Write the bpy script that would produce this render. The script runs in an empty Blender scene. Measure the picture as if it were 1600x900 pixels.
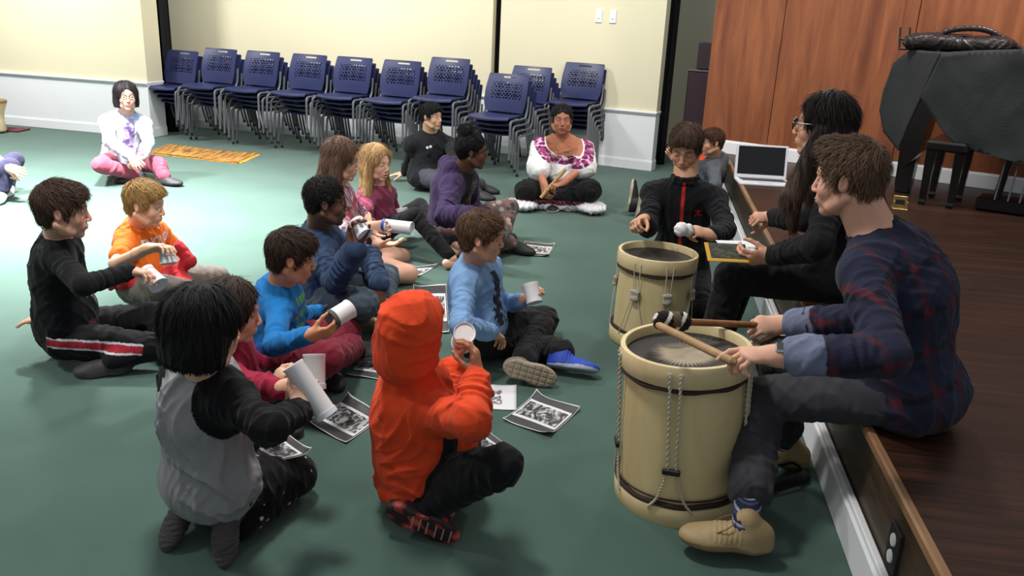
import bpy, math, random
import numpy as np
from mathutils import Vector, Matrix
from mathutils.bvhtree import BVHTree

SC = bpy.context.scene
COL = SC.collection
R_ = math.radians
# ---------------------------------------------------------------- camera
F = 1300.0; CX = 800.0; CY = 450.0; H = 1.58
TH = math.atan(428/1300.); ROLL = math.atan(186/3940.); YAW = R_(8.5)
FW = np.array([-math.sin(YAW)*math.cos(TH), math.cos(YAW)*math.cos(TH), -math.sin(TH)])
_rt0 = np.array([math.cos(YAW), math.sin(YAW), 0.]); _up0 = np.cross(_rt0, FW)
RT = math.cos(ROLL)*_rt0 + math.sin(ROLL)*_up0
UP = -math.sin(ROLL)*_rt0 + math.cos(ROLL)*_up0
EYE = np.array([0, 0, H])
cam = bpy.data.cameras.new('camera'); camo = bpy.data.objects.new('camera', cam); COL.objects.link(camo)
cam.sensor_width = 36; cam.lens = 36*F/1600; cam.clip_start = .05; cam.clip_end = 60
camo.matrix_world = Matrix(((RT[0], UP[0], -FW[0], 0), (RT[1], UP[1], -FW[1], 0), (RT[2], UP[2], -FW[2], H), (0, 0, 0, 1)))
SC.camera = camo
SC.view_settings.view_transform = 'Standard'; SC.view_settings.look = 'None'
SC.view_settings.gamma = 1; SC.view_settings.use_curve_mapping = False
SC.view_settings.exposure = 0.0
# ---------------------------------------------------------------- world and lights
w = bpy.data.worlds.new('world'); SC.world = w; w.use_nodes = True
w.node_tree.nodes['Background'].inputs[0].default_value = (.92, .96, 1, 1)
w.node_tree.nodes['Background'].inputs[1].default_value = .42
def area(name, loc, size, power, color=(1, .97, .92), target=None, spread=180):
    l = bpy.data.lights.new(name, 'AREA'); l.shape = 'DISK'; l.size = size; l.energy = power; l.color = color; l.spread = R_(spread)
    o = bpy.data.objects.new(name, l); COL.objects.link(o); o.location = loc
    d = Vector(target if target else (loc[0], loc[1], 0)) - Vector(loc)
    o.rotation_euler = d.to_track_quat('-Z', 'Y').to_euler(); o['kind'] = 'helper'
    return o
area('ceiling_and_fill_light', (-3.9, 5.3, 3.3), .4, 370, (1, .98, .97), spread=96)
area('ceiling_and_fill_light', (-5.9, 5.6, 3.3), .4, 260, (1, .98, .97), spread=98)
area('ceiling_and_fill_light', (-2.4, 5.6, 3.5), .5, 60, (1, .97, .93), spread=150)
area('ceiling_and_fill_light', (-3.6, 7.7, 3.4), .6, 88, (1, .98, .94), (-3.4, 10, 1.2), spread=150)  # added fill aimed at the wall behind the chairs, no known fixture
area('ceiling_and_fill_light', (-6.6, 7.3, 3.4), .6, 130, (1, .98, .94), (-7.6, 9, 1.3), spread=150)  # added wall wash that brightens the dim left wall, not a real lamp
area('ceiling_and_fill_light', (-.6, 7.4, 3.4), .6, 42, (1, .98, .94), (-.7, 9.6, 1.3), spread=150)  # extra wash added to lift the right-hand wall, no lamp known here
area('ceiling_and_fill_light', (-1.2, 2.6, 3.5), .5, 72, (1, .97, .93), spread=160)
area('ceiling_and_fill_light', (0.6, 6.2, 3.5), .5, 52, (1, .96, .9), spread=160)
area('ceiling_and_fill_light', (2.6, 5.4, 3.6), .5, 60, (1, .93, .85), (2.6, 7.4, 1.4), spread=150)  # fill light added to brighten the wood panels behind the stage
area('ceiling_and_fill_light', (-4.5, 2.2, 3.5), .5, 80, (1, .97, .93), spread=160)

# ---------------------------------------------------------------- placing helpers (real positions worked out from the calibrated camera)
def ray(px, py): return FW + RT*(px-CX)/F - UP*(py-CY)/F
def Z(px, py, z=0.):
    d = ray(px, py); return EYE + d*(z-H)/d[2]
def YP(px, py, Y):
    d = ray(px, py); return EYE + d*Y/d[1]
def PR(p):
    v = np.array(p)-EYE; w_ = v@FW
    return CX+F*(v@RT)/w_, CY-F*(v@UP)/w_
def on_sphere(c, L, px, py, side):
    """point on the sight line at distance L from c; side 'n' nearer, 'f' farther"""
    d = ray(px, py); d = d/np.linalg.norm(d); oc = np.array(c)-EYE
    tm = oc@d; disc = L*L-(oc@oc-tm*tm)
    if disc <= 0:
        q = EYE+d*tm; v = q-c; return c+v/np.linalg.norm(v)*L
    return EYE+d*(tm-math.sqrt(disc) if side == 'n' else tm+math.sqrt(disc))
def nz(v):
    v = np.array(v, float); return v/(np.linalg.norm(v)+1e-9)
A = lambda *a: np.array(a, float)
def dirv(deg, pitch=0):
    a = R_(deg); p = R_(pitch); return A(math.cos(a)*math.cos(p), math.sin(a)*math.cos(p), math.sin(p))

# ---------------------------------------------------------------- materials
def s2l(c):
    return tuple((x/12.92 if x <= .04045 else ((x+.055)/1.055)**2.4) for x in c)
def rgb(h):
    h = h.lstrip('#'); return s2l(tuple(int(h[i:i+2], 16)/255 for i in (0, 2, 4)))
def newmat(name):
    m = bpy.data.materials.new(name); m.use_nodes = True
    nt = m.node_tree; return m, nt, nt.nodes['Principled BSDF']
def nd(nt, t, **kw):
    n = nt.nodes.new(t)
    for k, v in kw.items():
        if k in n.inputs.keys(): n.inputs[k].default_value = v
        else: setattr(n, k, v)
    return n
def mat(name, color, rough=.7, metal=0, noise=.08, scale=30, bump=0, bscale=None, sheen=0, stretch=None, spec=.5, alpha=None):
    """plain procedural material: colour varied by noise, optional noise bump"""
    m, nt, b = newmat(name); L = nt.links
    tc = nd(nt, 'ShaderNodeTexCoord'); mp = nd(nt, 'ShaderNodeMapping')
    L.new(tc.outputs['Object'], mp.inputs[0])
    if stretch: mp.inputs['Scale'].default_value = stretch
    n = nd(nt, 'ShaderNodeTexNoise', Scale=scale, Detail=4.0); L.new(mp.outputs[0], n.inputs['Vector'])
    mx = nd(nt, 'ShaderNodeMix', data_type='RGBA')
    c = rgb(color) if isinstance(color, str) else color
    mx.inputs[6].default_value = tuple(x*(1-noise) for x in c)+(1,)
    mx.inputs[7].default_value = tuple(min(1, x*(1+noise)+noise*.01) for x in c)+(1,)
    L.new(n.outputs[0], mx.inputs[0]); L.new(mx.outputs[2], b.inputs['Base Color'])
    b.inputs['Roughness'].default_value = rough; b.inputs['Metallic'].default_value = metal
    b.inputs['Specular IOR Level'].default_value = spec
    if sheen: b.inputs['Sheen Weight'].default_value = sheen
    if bump:
        n2 = nd(nt, 'ShaderNodeTexNoise', Scale=bscale or scale*3, Detail=3.0); L.new(mp.outputs[0], n2.inputs['Vector'])
        bp = nd(nt, 'ShaderNodeBump', Strength=bump, Distance=.01); L.new(n2.outputs[0], bp.inputs['Height']); L.new(bp.outputs[0], b.inputs['Normal'])
    return m
def vmat(name, rough=.8, bump=.15, bscale=180, noise=.12, sheen=.0, sss=0, spec=.4):
    """material whose colour comes from the mesh's own colour attribute, broken up by noise"""
    m, nt, b = newmat(name); L = nt.links
    at = nd(nt, 'ShaderNodeAttribute', attribute_name='Col')
    tc = nd(nt, 'ShaderNodeTexCoord')
    n = nd(nt, 'ShaderNodeTexNoise', Scale=60.0, Detail=4.0); L.new(tc.outputs['Object'], n.inputs['Vector'])
    mr = nd(nt, 'ShaderNodeMapRange'); mr.inputs['To Min'].default_value = 1-noise; mr.inputs['To Max'].default_value = 1+noise
    L.new(n.outputs[0], mr.inputs[0])
    vm = nd(nt, 'ShaderNodeVectorMath', operation='SCALE'); L.new(at.outputs['Color'], vm.inputs[0]); L.new(mr.outputs[0], vm.inputs['Scale'])
    L.new(vm.outputs[0], b.inputs['Base Color'])
    b.inputs['Roughness'].default_value = rough; b.inputs['Specular IOR Level'].default_value = spec
    if sheen: b.inputs['Sheen Weight'].default_value = sheen
    if sss:
        b.inputs['Subsurface Weight'].default_value = sss; b.inputs['Subsurface Radius'].default_value = (.012, .005, .003); b.inputs['Subsurface Scale'].default_value = 1
    if bump:
        n2 = nd(nt, 'ShaderNodeTexNoise', Scale=float(bscale), Detail=2.0); L.new(tc.outputs['Object'], n2.inputs['Vector'])
        bp = nd(nt, 'ShaderNodeBump', Strength=bump, Distance=.004); L.new(n2.outputs[0], bp.inputs['Height']); L.new(bp.outputs[0], b.inputs['Normal'])
    return m

# ---------------------------------------------------------------- objects
def tag(o, label=None, cat=None, group=None, kind=None):
    if label: o['label'] = label
    if cat: o['category'] = cat
    if group: o['group'] = group
    if kind: o['kind'] = kind
    return o
def empty(name, loc=(0, 0, 0), rz=0, label=None, cat=None, group=None):
    o = bpy.data.objects.new(name, None); COL.objects.link(o); o.location = loc; o.rotation_euler = (0, 0, rz); o.empty_display_size = .05
    return tag(o, label, cat, group)
def copy_tree(o, parent=None):
    c = o.copy(); COL.objects.link(c); c.parent = parent
    for ch in list(o.children): copy_tree(ch, c)
    return c
class MB:
    """collects boxes, tubes, lathes and sheets into one mesh"""
    def __init__(s): s.v = []; s.f = []; s.m = []; s.cm = 0
    def add(s, vs, fs):
        b = len(s.v); s.v += [tuple(map(float, x)) for x in vs]; s.f += [tuple(i+b for i in f) for f in fs]; s.m += [s.cm]*len(fs); return s
    def box(s, c, h, R=None, bev=0):
        c = np.array(c, float); h = np.array(h, float)
        bev = min(bev, min(h)*.95)
        if bev <= 0:
            vs = [A(x, y, z)*h for x in (-1, 1) for y in (-1, 1) for z in (-1, 1)]
            fs = [(0, 1, 3, 2), (4, 6, 7, 5), (0, 4, 5, 1), (2, 3, 7, 6), (0, 2, 6, 4), (1, 5, 7, 3)]
        else:
            vs = []; idx = {}
            for x in (-1, 1):
                for y in (-1, 1):
                    for z in (-1, 1):
                        for k in range(3):
                            p = A(x, y, z)*h; q = p-A(x, y, z)*bev; q[k] = p[k]
                            idx[(x, y, z, k)] = len(vs); vs.append(q)
            fs = []
            for k in range(3):
                a, b_ = (k+1) % 3, (k+2) % 3
                for sg in (-1, 1):
                    t = []
                    for u, v in ((-1, -1), (1, -1), (1, 1), (-1, 1)):
                        g = [0, 0, 0]; g[k] = sg; g[a] = u; g[b_] = v; t.append(idx[(*g, k)])
                    fs.append(tuple(t if sg > 0 else t[::-1]))
                for u in (-1, 1):
                    for v in (-1, 1):
                        g0 = [0, 0, 0]; g1 = [0, 0, 0]; g0[k] = -1; g1[k] = 1; g0[a] = g1[a] = u; g0[b_] = g1[b_] = v
                        t = (idx[(*g0, a)], idx[(*g1, a)], idx[(*g1, b_)], idx[(*g0, b_)])
                        fs.append(t if u*v > 0 else t[::-1])
            for x in (-1, 1):
                for y in (-1, 1):
                    for z in (-1, 1):
                        t = tuple(idx[(x, y, z, k)] for k in range(3)); fs.append(t if x*y*z > 0 else t[::-1])
        vs = [(R@v if R is not None else v)+c for v in vs]
        return s.add(vs, fs)
    def tube(s, pts, r, n=8, closed=False, caps=True):
        pts = [np.array(p, float) for p in pts]; m = len(pts)
        rs = r if hasattr(r, '__len__') else [r]*m
        t0 = nz(pts[1]-pts[0]); u = nz(np.cross(t0, A(0, 0, 1) if abs(t0[2]) < .9 else A(1, 0, 0)))
        vs = []
        for i, p in enumerate(pts):
            if closed: t = nz(pts[(i+1) % m]-pts[i-1])
            else: t = nz(pts[min(i+1, m-1)]-pts[max(i-1, 0)])
            u = nz(u-t*(u@t)); w_ = np.cross(t, u)
            for k in range(n):
                a = 2*math.pi*k/n; vs.append(p+(u*math.cos(a)+w_*math.sin(a))*rs[i])
        fs = []
        for i in range(m if closed else m-1):
            j = (i+1) % m
            for k in range(n): fs.append((i*n+k, i*n+(k+1) % n, j*n+(k+1) % n, j*n+k))
        if caps and not closed: fs += [tuple(range(n))[::-1], tuple(range((m-1)*n, m*n))]
        return s.add(vs, fs)
    def lathe(s, prof, c=(0, 0, 0), n=40, ax=None):
        """prof: list of (r, h) bottom to top, closed with centre fans where r is 0"""
        c = np.array(c, float); ax = nz(ax) if ax is not None else A(0, 0, 1)
        u = nz(np.cross(ax, A(1, 0, 0) if abs(ax[0]) < .9 else A(0, 1, 0))); w_ = np.cross(ax, u)
        vs = []; fs = []
        for r, h in prof:
            for k in range(n):
                a = 2*math.pi*k/n; vs.append(c+ax*h+(u*math.cos(a)+w_*math.sin(a))*max(r, 1e-5))
        for i in range(len(prof)-1):
            for k in range(n): fs.append((i*n+k, i*n+(k+1) % n, (i+1)*n+(k+1) % n, (i+1)*n+k))
        return s.add(vs, fs)
    def build(s, name, mats, parent=None, smooth=False, autosm=True):
        me = bpy.data.meshes.new(name); me.from_pydata(s.v, [], s.f)
        mats = mats if isinstance(mats, (list, tuple)) else [mats]
        for m_ in mats: me.materials.append(m_)
        for p, i in zip(me.polygons, s.m): p.material_index = i; p.use_smooth = smooth
        if smooth and autosm:
            try: me.set_sharp_from_angle(angle=R_(42))
            except Exception: pass
        me.update(); o = bpy.data.objects.new(name, me); COL.objects.link(o); o.parent = parent
        return o
def spline(pts, n=8):
    P = [np.array(p, float) for p in pts]; P = [2*P[0]-P[1]]+P+[2*P[-1]-P[-2]]; out = []
    for i in range(1, len(P)-2):
        for k in range(n):
            t = k/n; a, b_, c, d = P[i-1:i+3]
            out.append(.5*((2*b_)+(-a+c)*t+(2*a-5*b_+4*c-d)*t*t+(-a+3*b_-3*c+d)*t**3))
    out.append(P[-2]); return out

# ---------------------------------------------------------------- implicit surfaces for organic shapes
def ell(P, c, r):
    q = P-c; k0 = np.sqrt(((q/r)**2).sum(-1))+1e-9; k1 = np.sqrt(((q/(r*r))**2).sum(-1))+1e-9
    return k0*(k0-1)/k1
class Sh:
    def __init__(s): s.p = []
    def _add(s, **k): s.p.append(k); return s
    def E(s, c, r, R=None, k=.02, op='u', col=None):
        c = np.array(c, float); r = np.array(r if hasattr(r, '__len__') else [r]*3, float)
        ext = np.abs(R)@r if R is not None else r
        return s._add(t='E', c=c, r=r, R=R, k=k, op=op, col=col, lo=c-ext, hi=c+ext)
    def C(s, a, b, ra, rb=None, k=.02, op='u', col=None, fold=0, lam=.04, fr=(0, 1), sq=None, fph=0):
        """tapered capsule; sq=(axis, scale) squashes it along a direction; fold=ring wrinkles"""
        a = np.array(a, float); b = np.array(b, float); rb = ra if rb is None else rb; m = max(ra, rb)
        if sq is not None: m *= max(1, sq[1])
        return s._add(t='C', a=a, b=b, ra=ra, rb=rb, k=k, op=op, col=col, fold=fold, lam=lam, fr=fr, sq=sq, fph=fph, lo=np.minimum(a, b)-m, hi=np.maximum(a, b)+m)
    def B(s, c, h, rd=.005, R=None, k=.005, op='u', col=None):
        c = np.array(c, float); h = np.array(h, float); ext = np.abs(R)@h if R is not None else h
        return s._add(t='B', c=c, h=h, rd=rd, R=R, k=k, op=op, col=col, lo=c-ext, hi=c+ext)
    def HS(s, n, o, k=.005, op='s'):
        """half space n.p > o"""
        return s._add(t='H', n=nz(n), o=o, k=k, op=op, col=None, lo=A(-9, -9, -9), hi=A(9, 9, 9))
    @staticmethod
    def dist(q, P):
        t = q['t']
        if t == 'E':
            if q['R'] is not None: return ell((P-q['c'])@q['R'], 0, q['r'])
            return ell(P, q['c'], q['r'])
        if t == 'C':
            a, b = q['a'], q['b']; ab = b-a; L2 = ab@ab+1e-12
            pa = P-a; h = np.clip((pa@ab)/L2, 0, 1); v = pa-h[..., None]*ab
            if q['sq'] is not None:
                ax = nz(q['sq'][0]); sc = q['sq'][1]; v = v+(v@ax)[..., None]*ax*(1/sc-1)
            d = np.sqrt((v*v).sum(-1))-(q['ra']+(q['rb']-q['ra'])*h)
            if q['fold']:
                L = math.sqrt(L2); wv = P@A(31., 17., 23.)
                m = np.clip((h-q['fr'][0])*8, 0, 1)*np.clip((q['fr'][1]-h)*8, 0, 1)
                m = m*(.25+.75*np.clip(.5+.9*np.sin(P@A(19., -23., 13.)+q['fph']), 0, 1)); d = d-q['fold']*m*(np.sin(h*L/q['lam']*6.283+1.6*np.sin(wv*.9)+q['fph'])*.6+.4*np.sin(h*L/q['lam']*9.1+1.3*np.sin(wv*1.7+1)+q['fph']*2))
            return d
        if t == 'B':
            p = P-q['c']
            if q['R'] is not None: p = p@q['R']
            e = np.abs(p)-(q['h']-q['rd'])
            return np.sqrt((np.maximum(e, 0)**2).sum(-1))+np.minimum(e.max(-1), 0)-q['rd']
        if t == 'H': return -(P@q['n']-q['o'])
    def mesh(s, res, disp=None, base=(.5, .5, .5)):
        us = [q for q in s.p if q['op'] == 'u']
        lo = np.min([q['lo'] for q in us], 0)-.012-2*res; hi = np.max([q['hi'] for q in us], 0)+.012+2*res
        n = np.ceil((hi-lo)/res).astype(int)+1
        ax = [lo[i]+res*np.arange(n[i]) for i in range(3)]
        D = np.full(n, .05, np.float32)
        for q in s.p:
            mg = max(q['k'], .012)+3*res
            i0 = np.clip(np.floor((q['lo']-mg-lo)/res).astype(int), 0, n); i1 = np.clip(np.ceil((q['hi']+mg-lo)/res).astype(int)+1, 0, n)
            if (i1 <= i0).any(): continue
            sl = tuple(slice(i0[j], i1[j]) for j in range(3))
            P = np.stack(np.meshgrid(*[ax[j][sl[j]] for j in range(3)], indexing='ij'), -1)
            d = Sh.dist(q, P); g = D[sl]; k = q['k']
            if q['op'] == 'u':
                if k > 0: h = np.maximum(k-np.abs(g-d), 0)/k; D[sl] = np.minimum(g, d)-h*h*k*.25
                else: D[sl] = np.minimum(g, d)
            else:
                d = -d; h = np.maximum(k-np.abs(g-d), 0)/max(k, 1e-6); D[sl] = np.maximum(g, d)+h*h*k*.25
        if disp is not None:
            ii = np.nonzero(np.abs(D) < .028); P = np.stack([ax[j][ii[j]] for j in range(3)], -1)
            D[ii] += disp(P).astype(np.float32)
        V, Fq = snet(D, lo, res)
        C = np.tile(np.array(base, float), (len(V), 1)); best = np.full(len(V), 1e9)
        if any(q['col'] is not None for q in s.p):
            for q in s.p:
                if q['op'] != 'u': continue
                d = Sh.dist(q, V); m = d < best; best = np.minimum(best, d)
                if q['col'] is not None: C[m] = q['col']
                else: C[m] = base
        return V, Fq, C
def snet(D, lo, res):
    S = D < 0
    a = S[:-1, :-1, :-1]; cs = [S[i:S.shape[0]-1+i, j:S.shape[1]-1+j, k:S.shape[2]-1+k] for i in (0, 1) for j in (0, 1) for k in (0, 1)]
    sm = np.zeros(a.shape, np.uint8)
    for c in cs: sm += c
    act = (sm > 0) & (sm < 8); I = np.stack(np.nonzero(act), -1)
    idx = np.full(a.shape, -1, np.int64); idx[act] = np.arange(len(I))
    pos = np.zeros((len(I), 3)); cnt = np.zeros(len(I))
    for axis in range(3):
        o1, o2 = [x for x in range(3) if x != axis]
        for u in (0, 1):
            for v in (0, 1):
                off = np.zeros(3, int); off[o1] = u; off[o2] = v; p0 = I+off; e = np.zeros(3, int); e[axis] = 1; p1 = p0+e
                d0 = D[p0[:, 0], p0[:, 1], p0[:, 2]]; d1 = D[p1[:, 0], p1[:, 1], p1[:, 2]]
                m = (d0 < 0) != (d1 < 0); t = np.where(m, d0/np.where(m, d0-d1, 1), 0)
                q = off+t[:, None]*e; pos += q*m[:, None]; cnt += m
    V = lo+res*(I+pos/cnt[:, None])
    Fs = []
    for axis in range(3):
        o1, o2 = (axis+1) % 3, (axis+2) % 3
        n0 = [slice(1, D.shape[j]-1) for j in range(3)]; n0[axis] = slice(0, D.shape[axis]-1); n1 = list(n0); n1[axis] = slice(1, D.shape[axis])
        s0 = S[tuple(n0)]; s1 = S[tuple(n1)]; E = np.stack(np.nonzero(s0 != s1), -1); sg = s0[tuple(E.T)]
        base = E.copy(); base[:, o1] += 1; base[:, o2] += 1
        def cell(du, dv):
            q = base.copy(); q[:, o1] += du; q[:, o2] += dv; return idx[q[:, 0], q[:, 1], q[:, 2]]
        quad = np.stack([cell(-1, -1), cell(0, -1), cell(0, 0), cell(-1, 0)], -1)
        quad[~sg] = quad[~sg][:, ::-1]; Fs.append(quad)
    Fq = np.concatenate(Fs); Fq = Fq[(Fq >= 0).all(1)]
    return V, Fq
def qmesh(name, V, Fq, C, m, parent=None, base=None, smooth=True):
    """quad mesh with a colour attribute; C is linear rgb per vertex"""
    me = bpy.data.meshes.new(name); V = V-(base if base is not None else 0)
    me.vertices.add(len(V)); me.vertices.foreach_set('co', V.astype(np.float32).ravel())
    me.loops.add(Fq.size); me.loops.foreach_set('vertex_index', Fq.astype(np.int32).ravel())
    me.polygons.add(len(Fq)); me.polygons.foreach_set('loop_start', (np.arange(len(Fq))*Fq.shape[1]).astype(np.int32))
    me.polygons.foreach_set('use_smooth', np.full(len(Fq), smooth)); me.update(calc_edges=True); me.validate()
    at = me.color_attributes.new('Col', 'FLOAT_COLOR', 'POINT')
    at.data.foreach_set('color', np.hstack([C, np.ones((len(C), 1))]).astype(np.float32).ravel())
    for x in (m if isinstance(m, (list, tuple)) else [m]): me.materials.append(x)
    o = bpy.data.objects.new(name, me); COL.objects.link(o); o.parent = parent
    return o
def cat(parts):
    Vs, Fs, Cs = [], [], []; n = 0
    for V, F_, C in parts: Vs.append(V); Fs.append(F_+n); Cs.append(C); n += len(V)
    return np.concatenate(Vs), np.concatenate(Fs), np.concatenate(Cs)
def vnormals(V, Fq):
    n = np.cross(V[Fq[:, 1]]-V[Fq[:, 0]], V[Fq[:, 2]]-V[Fq[:, 0]]); N = np.zeros_like(V)
    for k in range(Fq.shape[1]): np.add.at(N, Fq[:, k], n)
    return N/(np.linalg.norm(N, axis=1, keepdims=True)+1e-12)
# ---------------------------------------------------------------- room materials
def carpet_mat():
    m, nt, b = newmat('carpet'); L = nt.links
    tc = nd(nt, 'ShaderNodeTexCoord')
    n1 = nd(nt, 'ShaderNodeTexNoise', Scale=420.0, Detail=3.0); n2 = nd(nt, 'ShaderNodeTexNoise', Scale=2.2, Detail=5.0)
    for n in (n1, n2): L.new(tc.outputs['Object'], n.inputs['Vector'])
    a = nd(nt, 'ShaderNodeMix', data_type='RGBA'); a.inputs[6].default_value = rgb('#3a554c')+(1,); a.inputs[7].default_value = rgb('#557066')+(1,)
    L.new(n1.outputs[0], a.inputs[0])
    c = nd(nt, 'ShaderNodeMix', data_type='RGBA', blend_type='MULTIPLY'); c.inputs[0].default_value = .35
    L.new(a.outputs[2], c.inputs[6]); L.new(n2.outputs['Fac'], c.inputs[7]); L.new(c.outputs[2], b.inputs['Base Color'])
    b.inputs['Roughness'].default_value = .95; b.inputs['Specular IOR Level'].default_value = .15; b.inputs['Sheen Weight'].default_value = .15
    bp = nd(nt, 'ShaderNodeBump', Strength=.5, Distance=.004); L.new(n1.outputs[0], bp.inputs['Height']); L.new(bp.outputs[0], b.inputs['Normal'])
    return m
def wood_mat(name, c1, c2, rough, sc, planks=None, spec=.5, bump=.05):
    m, nt, b = newmat(name); L = nt.links
    tc = nd(nt, 'ShaderNodeTexCoord'); mp = nd(nt, 'ShaderNodeMapping'); mp.inputs['Scale'].default_value = sc
    L.new(tc.outputs['Object'], mp.inputs[0])
    n = nd(nt, 'ShaderNodeTexNoise', Scale=1.0, Detail=8.0, Roughness=.62, Distortion=.6); L.new(mp.outputs[0], n.inputs['Vector'])
    r = nd(nt, 'ShaderNodeValToRGB'); r.color_ramp.elements[0].position = .3; r.color_ramp.elements[1].position = .72
    r.color_ramp.elements[0].color = rgb(c1)+(1,); r.color_ramp.elements[1].color = rgb(c2)+(1,)
    L.new(n.outputs[0], r.inputs[0]); out = r.outputs[0]
    if planks:
        w_, l_, rot = planks
        mp2 = nd(nt, 'ShaderNodeMapping'); mp2.inputs['Rotation'].default_value = (0, 0, rot); L.new(tc.outputs['Object'], mp2.inputs[0])
        br = nd(nt, 'ShaderNodeTexBrick', Scale=1.0); br.inputs['Brick Width'].default_value = l_; br.inputs['Row Height'].default_value = w_
        br.inputs['Mortar Size'].default_value = .0015; br.inputs['Color1'].default_value = (.75, .75, .75, 1); br.inputs['Color2'].default_value = (1.15, 1.1, 1.05, 1); br.inputs['Mortar'].default_value = (.25, .2, .2, 1)
        L.new(mp2.outputs[0], br.inputs[0])
        mx = nd(nt, 'ShaderNodeMix', data_type='RGBA', blend_type='MULTIPLY'); mx.inputs[0].default_value = 1
        L.new(out, mx.inputs[6]); L.new(br.outputs[0], mx.inputs[7]); out = mx.outputs[2]
    L.new(out, b.inputs['Base Color']); b.inputs['Roughness'].default_value = rough; b.inputs['Specular IOR Level'].default_value = spec
    bp = nd(nt, 'ShaderNodeBump', Strength=bump, Distance=.004); L.new(n.outputs[0], bp.inputs['Height']); L.new(bp.outputs[0], b.inputs['Normal'])
    return m
M_CARPET = carpet_mat()
M_STAGE = wood_mat('stage_boards', '#1d100b', '#40271a', .42, (3, 40, 3), (.085, 1.1, 0), spec=.3)
M_RISER = wood_mat('stage_riser', '#2f2419', '#4a3a2a', .45, (8, 3, 30))
M_NOSE = wood_mat('nosing', '#6a4a34', '#94704f', .4, (10, 2, 10))
M_PANEL = wood_mat('wood_panel', '#66331d', '#965a36', .42, (9, 9, 1.0))
M_YEL = mat('cream_paint', '#d6cfb2', .75, noise=.02, scale=3, bump=.05, bscale=200)
M_PALE = mat('pale_paint', '#cfcab0', .75, noise=.02, scale=3, bump=.05, bscale=200)
M_WHITE = mat('white_paint', '#dfe1e4', .5, noise=.02, scale=4, bump=.03, bscale=120)
M_BLACK = mat('black_cloth', '#0c0c0f', .9, noise=.2, scale=20, bump=.2)
M_DARK = mat('dark_paint', '#1c1a1c', .6, noise=.1)
M_SHADOWGAP = mat('groove', '#241008', .8)
# ---------------------------------------------------------------- floor
MB().box((-3.5, 4.5, -.05), (6.5, 8.5, .05)).build('floor', M_CARPET)['kind'] = 'structure'
# ---------------------------------------------------------------- walls
SX = .765; SZ = .43
def wall_seg(name, p0, p1, zr=.66, side=1, top=3.2, th=.14, ret=True, wall=M_YEL, d0=0, d1=0):
    """painted wall from p0 to p1 (front face), white wainscot below a moulded rail; front is towards -y"""
    p0 = A(*p0, 0)[:3]; p1 = A(*p1, 0)[:3]; u = nz(p1-p0); n = A(u[1], -u[0], 0)
    L = np.linalg.norm(p1-p0); R = np.stack([u, n, A(0, 0, 1)], 1); mid = (p0+p1)/2
    def bx(o, h, m, nm, bev=0):
        x = MB().box(mid+R@A(*o), h, R, bev).build(nm, m); x['kind'] = 'structure'; return x
    bx((0, -th/2, (top+zr)/2), (L/2, th/2, (top-zr)/2), wall, 'wall_'+name)
    bx((0, -th/2+.004, zr/2), (L/2, th/2, zr/2), M_WHITE, 'wall_wainscot_'+name)
    r = MB(); r.box(mid+R@A(0, -th/2+.012, zr), (L/2+.012, th/2+.02, .011), R, .004); r.box(mid+R@A(0, -th/2+.01, zr-.018), (L/2+.006, th/2+.008, .01), R, .003)
    r.build('trim_rail_'+name, M_WHITE)['kind'] = 'structure'
    b = MB(); b.box(mid+R@A(0, -th/2+.01, .05), (L/2+.01, th/2+.008, .05), R, .003); b.box(mid+R@A(0, -th/2+.006, .106), (L/2+.005, th/2+.004, .008), R, .003)
    b.build('baseboard_'+name, M_WHITE)['kind'] = 'structure'
    return p0, p1, u, n
wall_seg('left', (-10.2, 9.50), (-5.735, 9.085), zr=.628, th=.28)
wall_seg('back', (-6.55, 10.19), (-1.83, 9.79), zr=.65)
wall_seg('right', (-1.74, 9.80), (.10, 9.268), zr=.63, th=.15)
# room beyond the gap
x = MB().box((.9, 11.6, 1.6), (2.2, .06, 1.6)).build('wall_far', M_PALE); x['kind'] = 'structure'
x = MB().box((-5.2, 10.9, 1.6), (5.0, .06, 1.6)).build('wall_beyond', M_DARK); x['kind'] = 'structure'
# black curtains in the gaps
def curtain(p0, p1, z0, z1, label, n=9, amp=.02):
    p0 = A(*p0, 0); p1 = A(*p1, 0); u = nz(p1-p0); nn = A(u[1], -u[0], 0); L = np.linalg.norm(p1-p0); k = n*8
    vs = []; fs = []
    for j in range(9):
        z = z0+(z1-z0)*j/8
        for i in range(k+1):
            t = i/k; vs.append(p0+u*L*t+nn*amp*(math.sin(t*n*6.283)+.4*math.sin(t*n*2.3*6.283+j*.3))+A(0, 0, z))
    for j in range(8):
        for i in range(k): a = j*(k+1)+i; fs.append((a, a+1, a+k+2, a+k+1))
    o = MB().add(vs, fs).build('curtain', M_BLACK, smooth=True); sm = o.modifiers.new('s', 'SOLIDIFY'); sm.thickness = .006
    return tag(o, label, 'curtain')
curtain((-6.45, 9.55), (-5.72, 9.62), .0, 3.2, 'black curtain beside the left end of the chair stacks', 6, .03)
curtain((-1.95, 9.98), (-1.6, 9.96), .0, 3.2, 'narrow black curtain strip in the wall gap behind the chair stacks', 4, .012)
curtain((.05, 9.75), (.245, 9.75), 0, 3.2, 'black curtain hanging in the gap right of the light switches', 3, .012)
# ---------------------------------------------------------------- stage
def box_s(name, c, h, m, bev=0, R=None):
    o = MB().box(c, h, R, bev).build(name, m); o['kind'] = 'structure'; return o
wa = R_(-26.34); wu = A(math.cos(wa), math.sin(wa), 0); wn = A(wu[1], -wu[0], 0); w0 = A(.733, 8.033, 0)
RW = np.stack([wu, wn, A(0, 0, 1)], 1)
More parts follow.
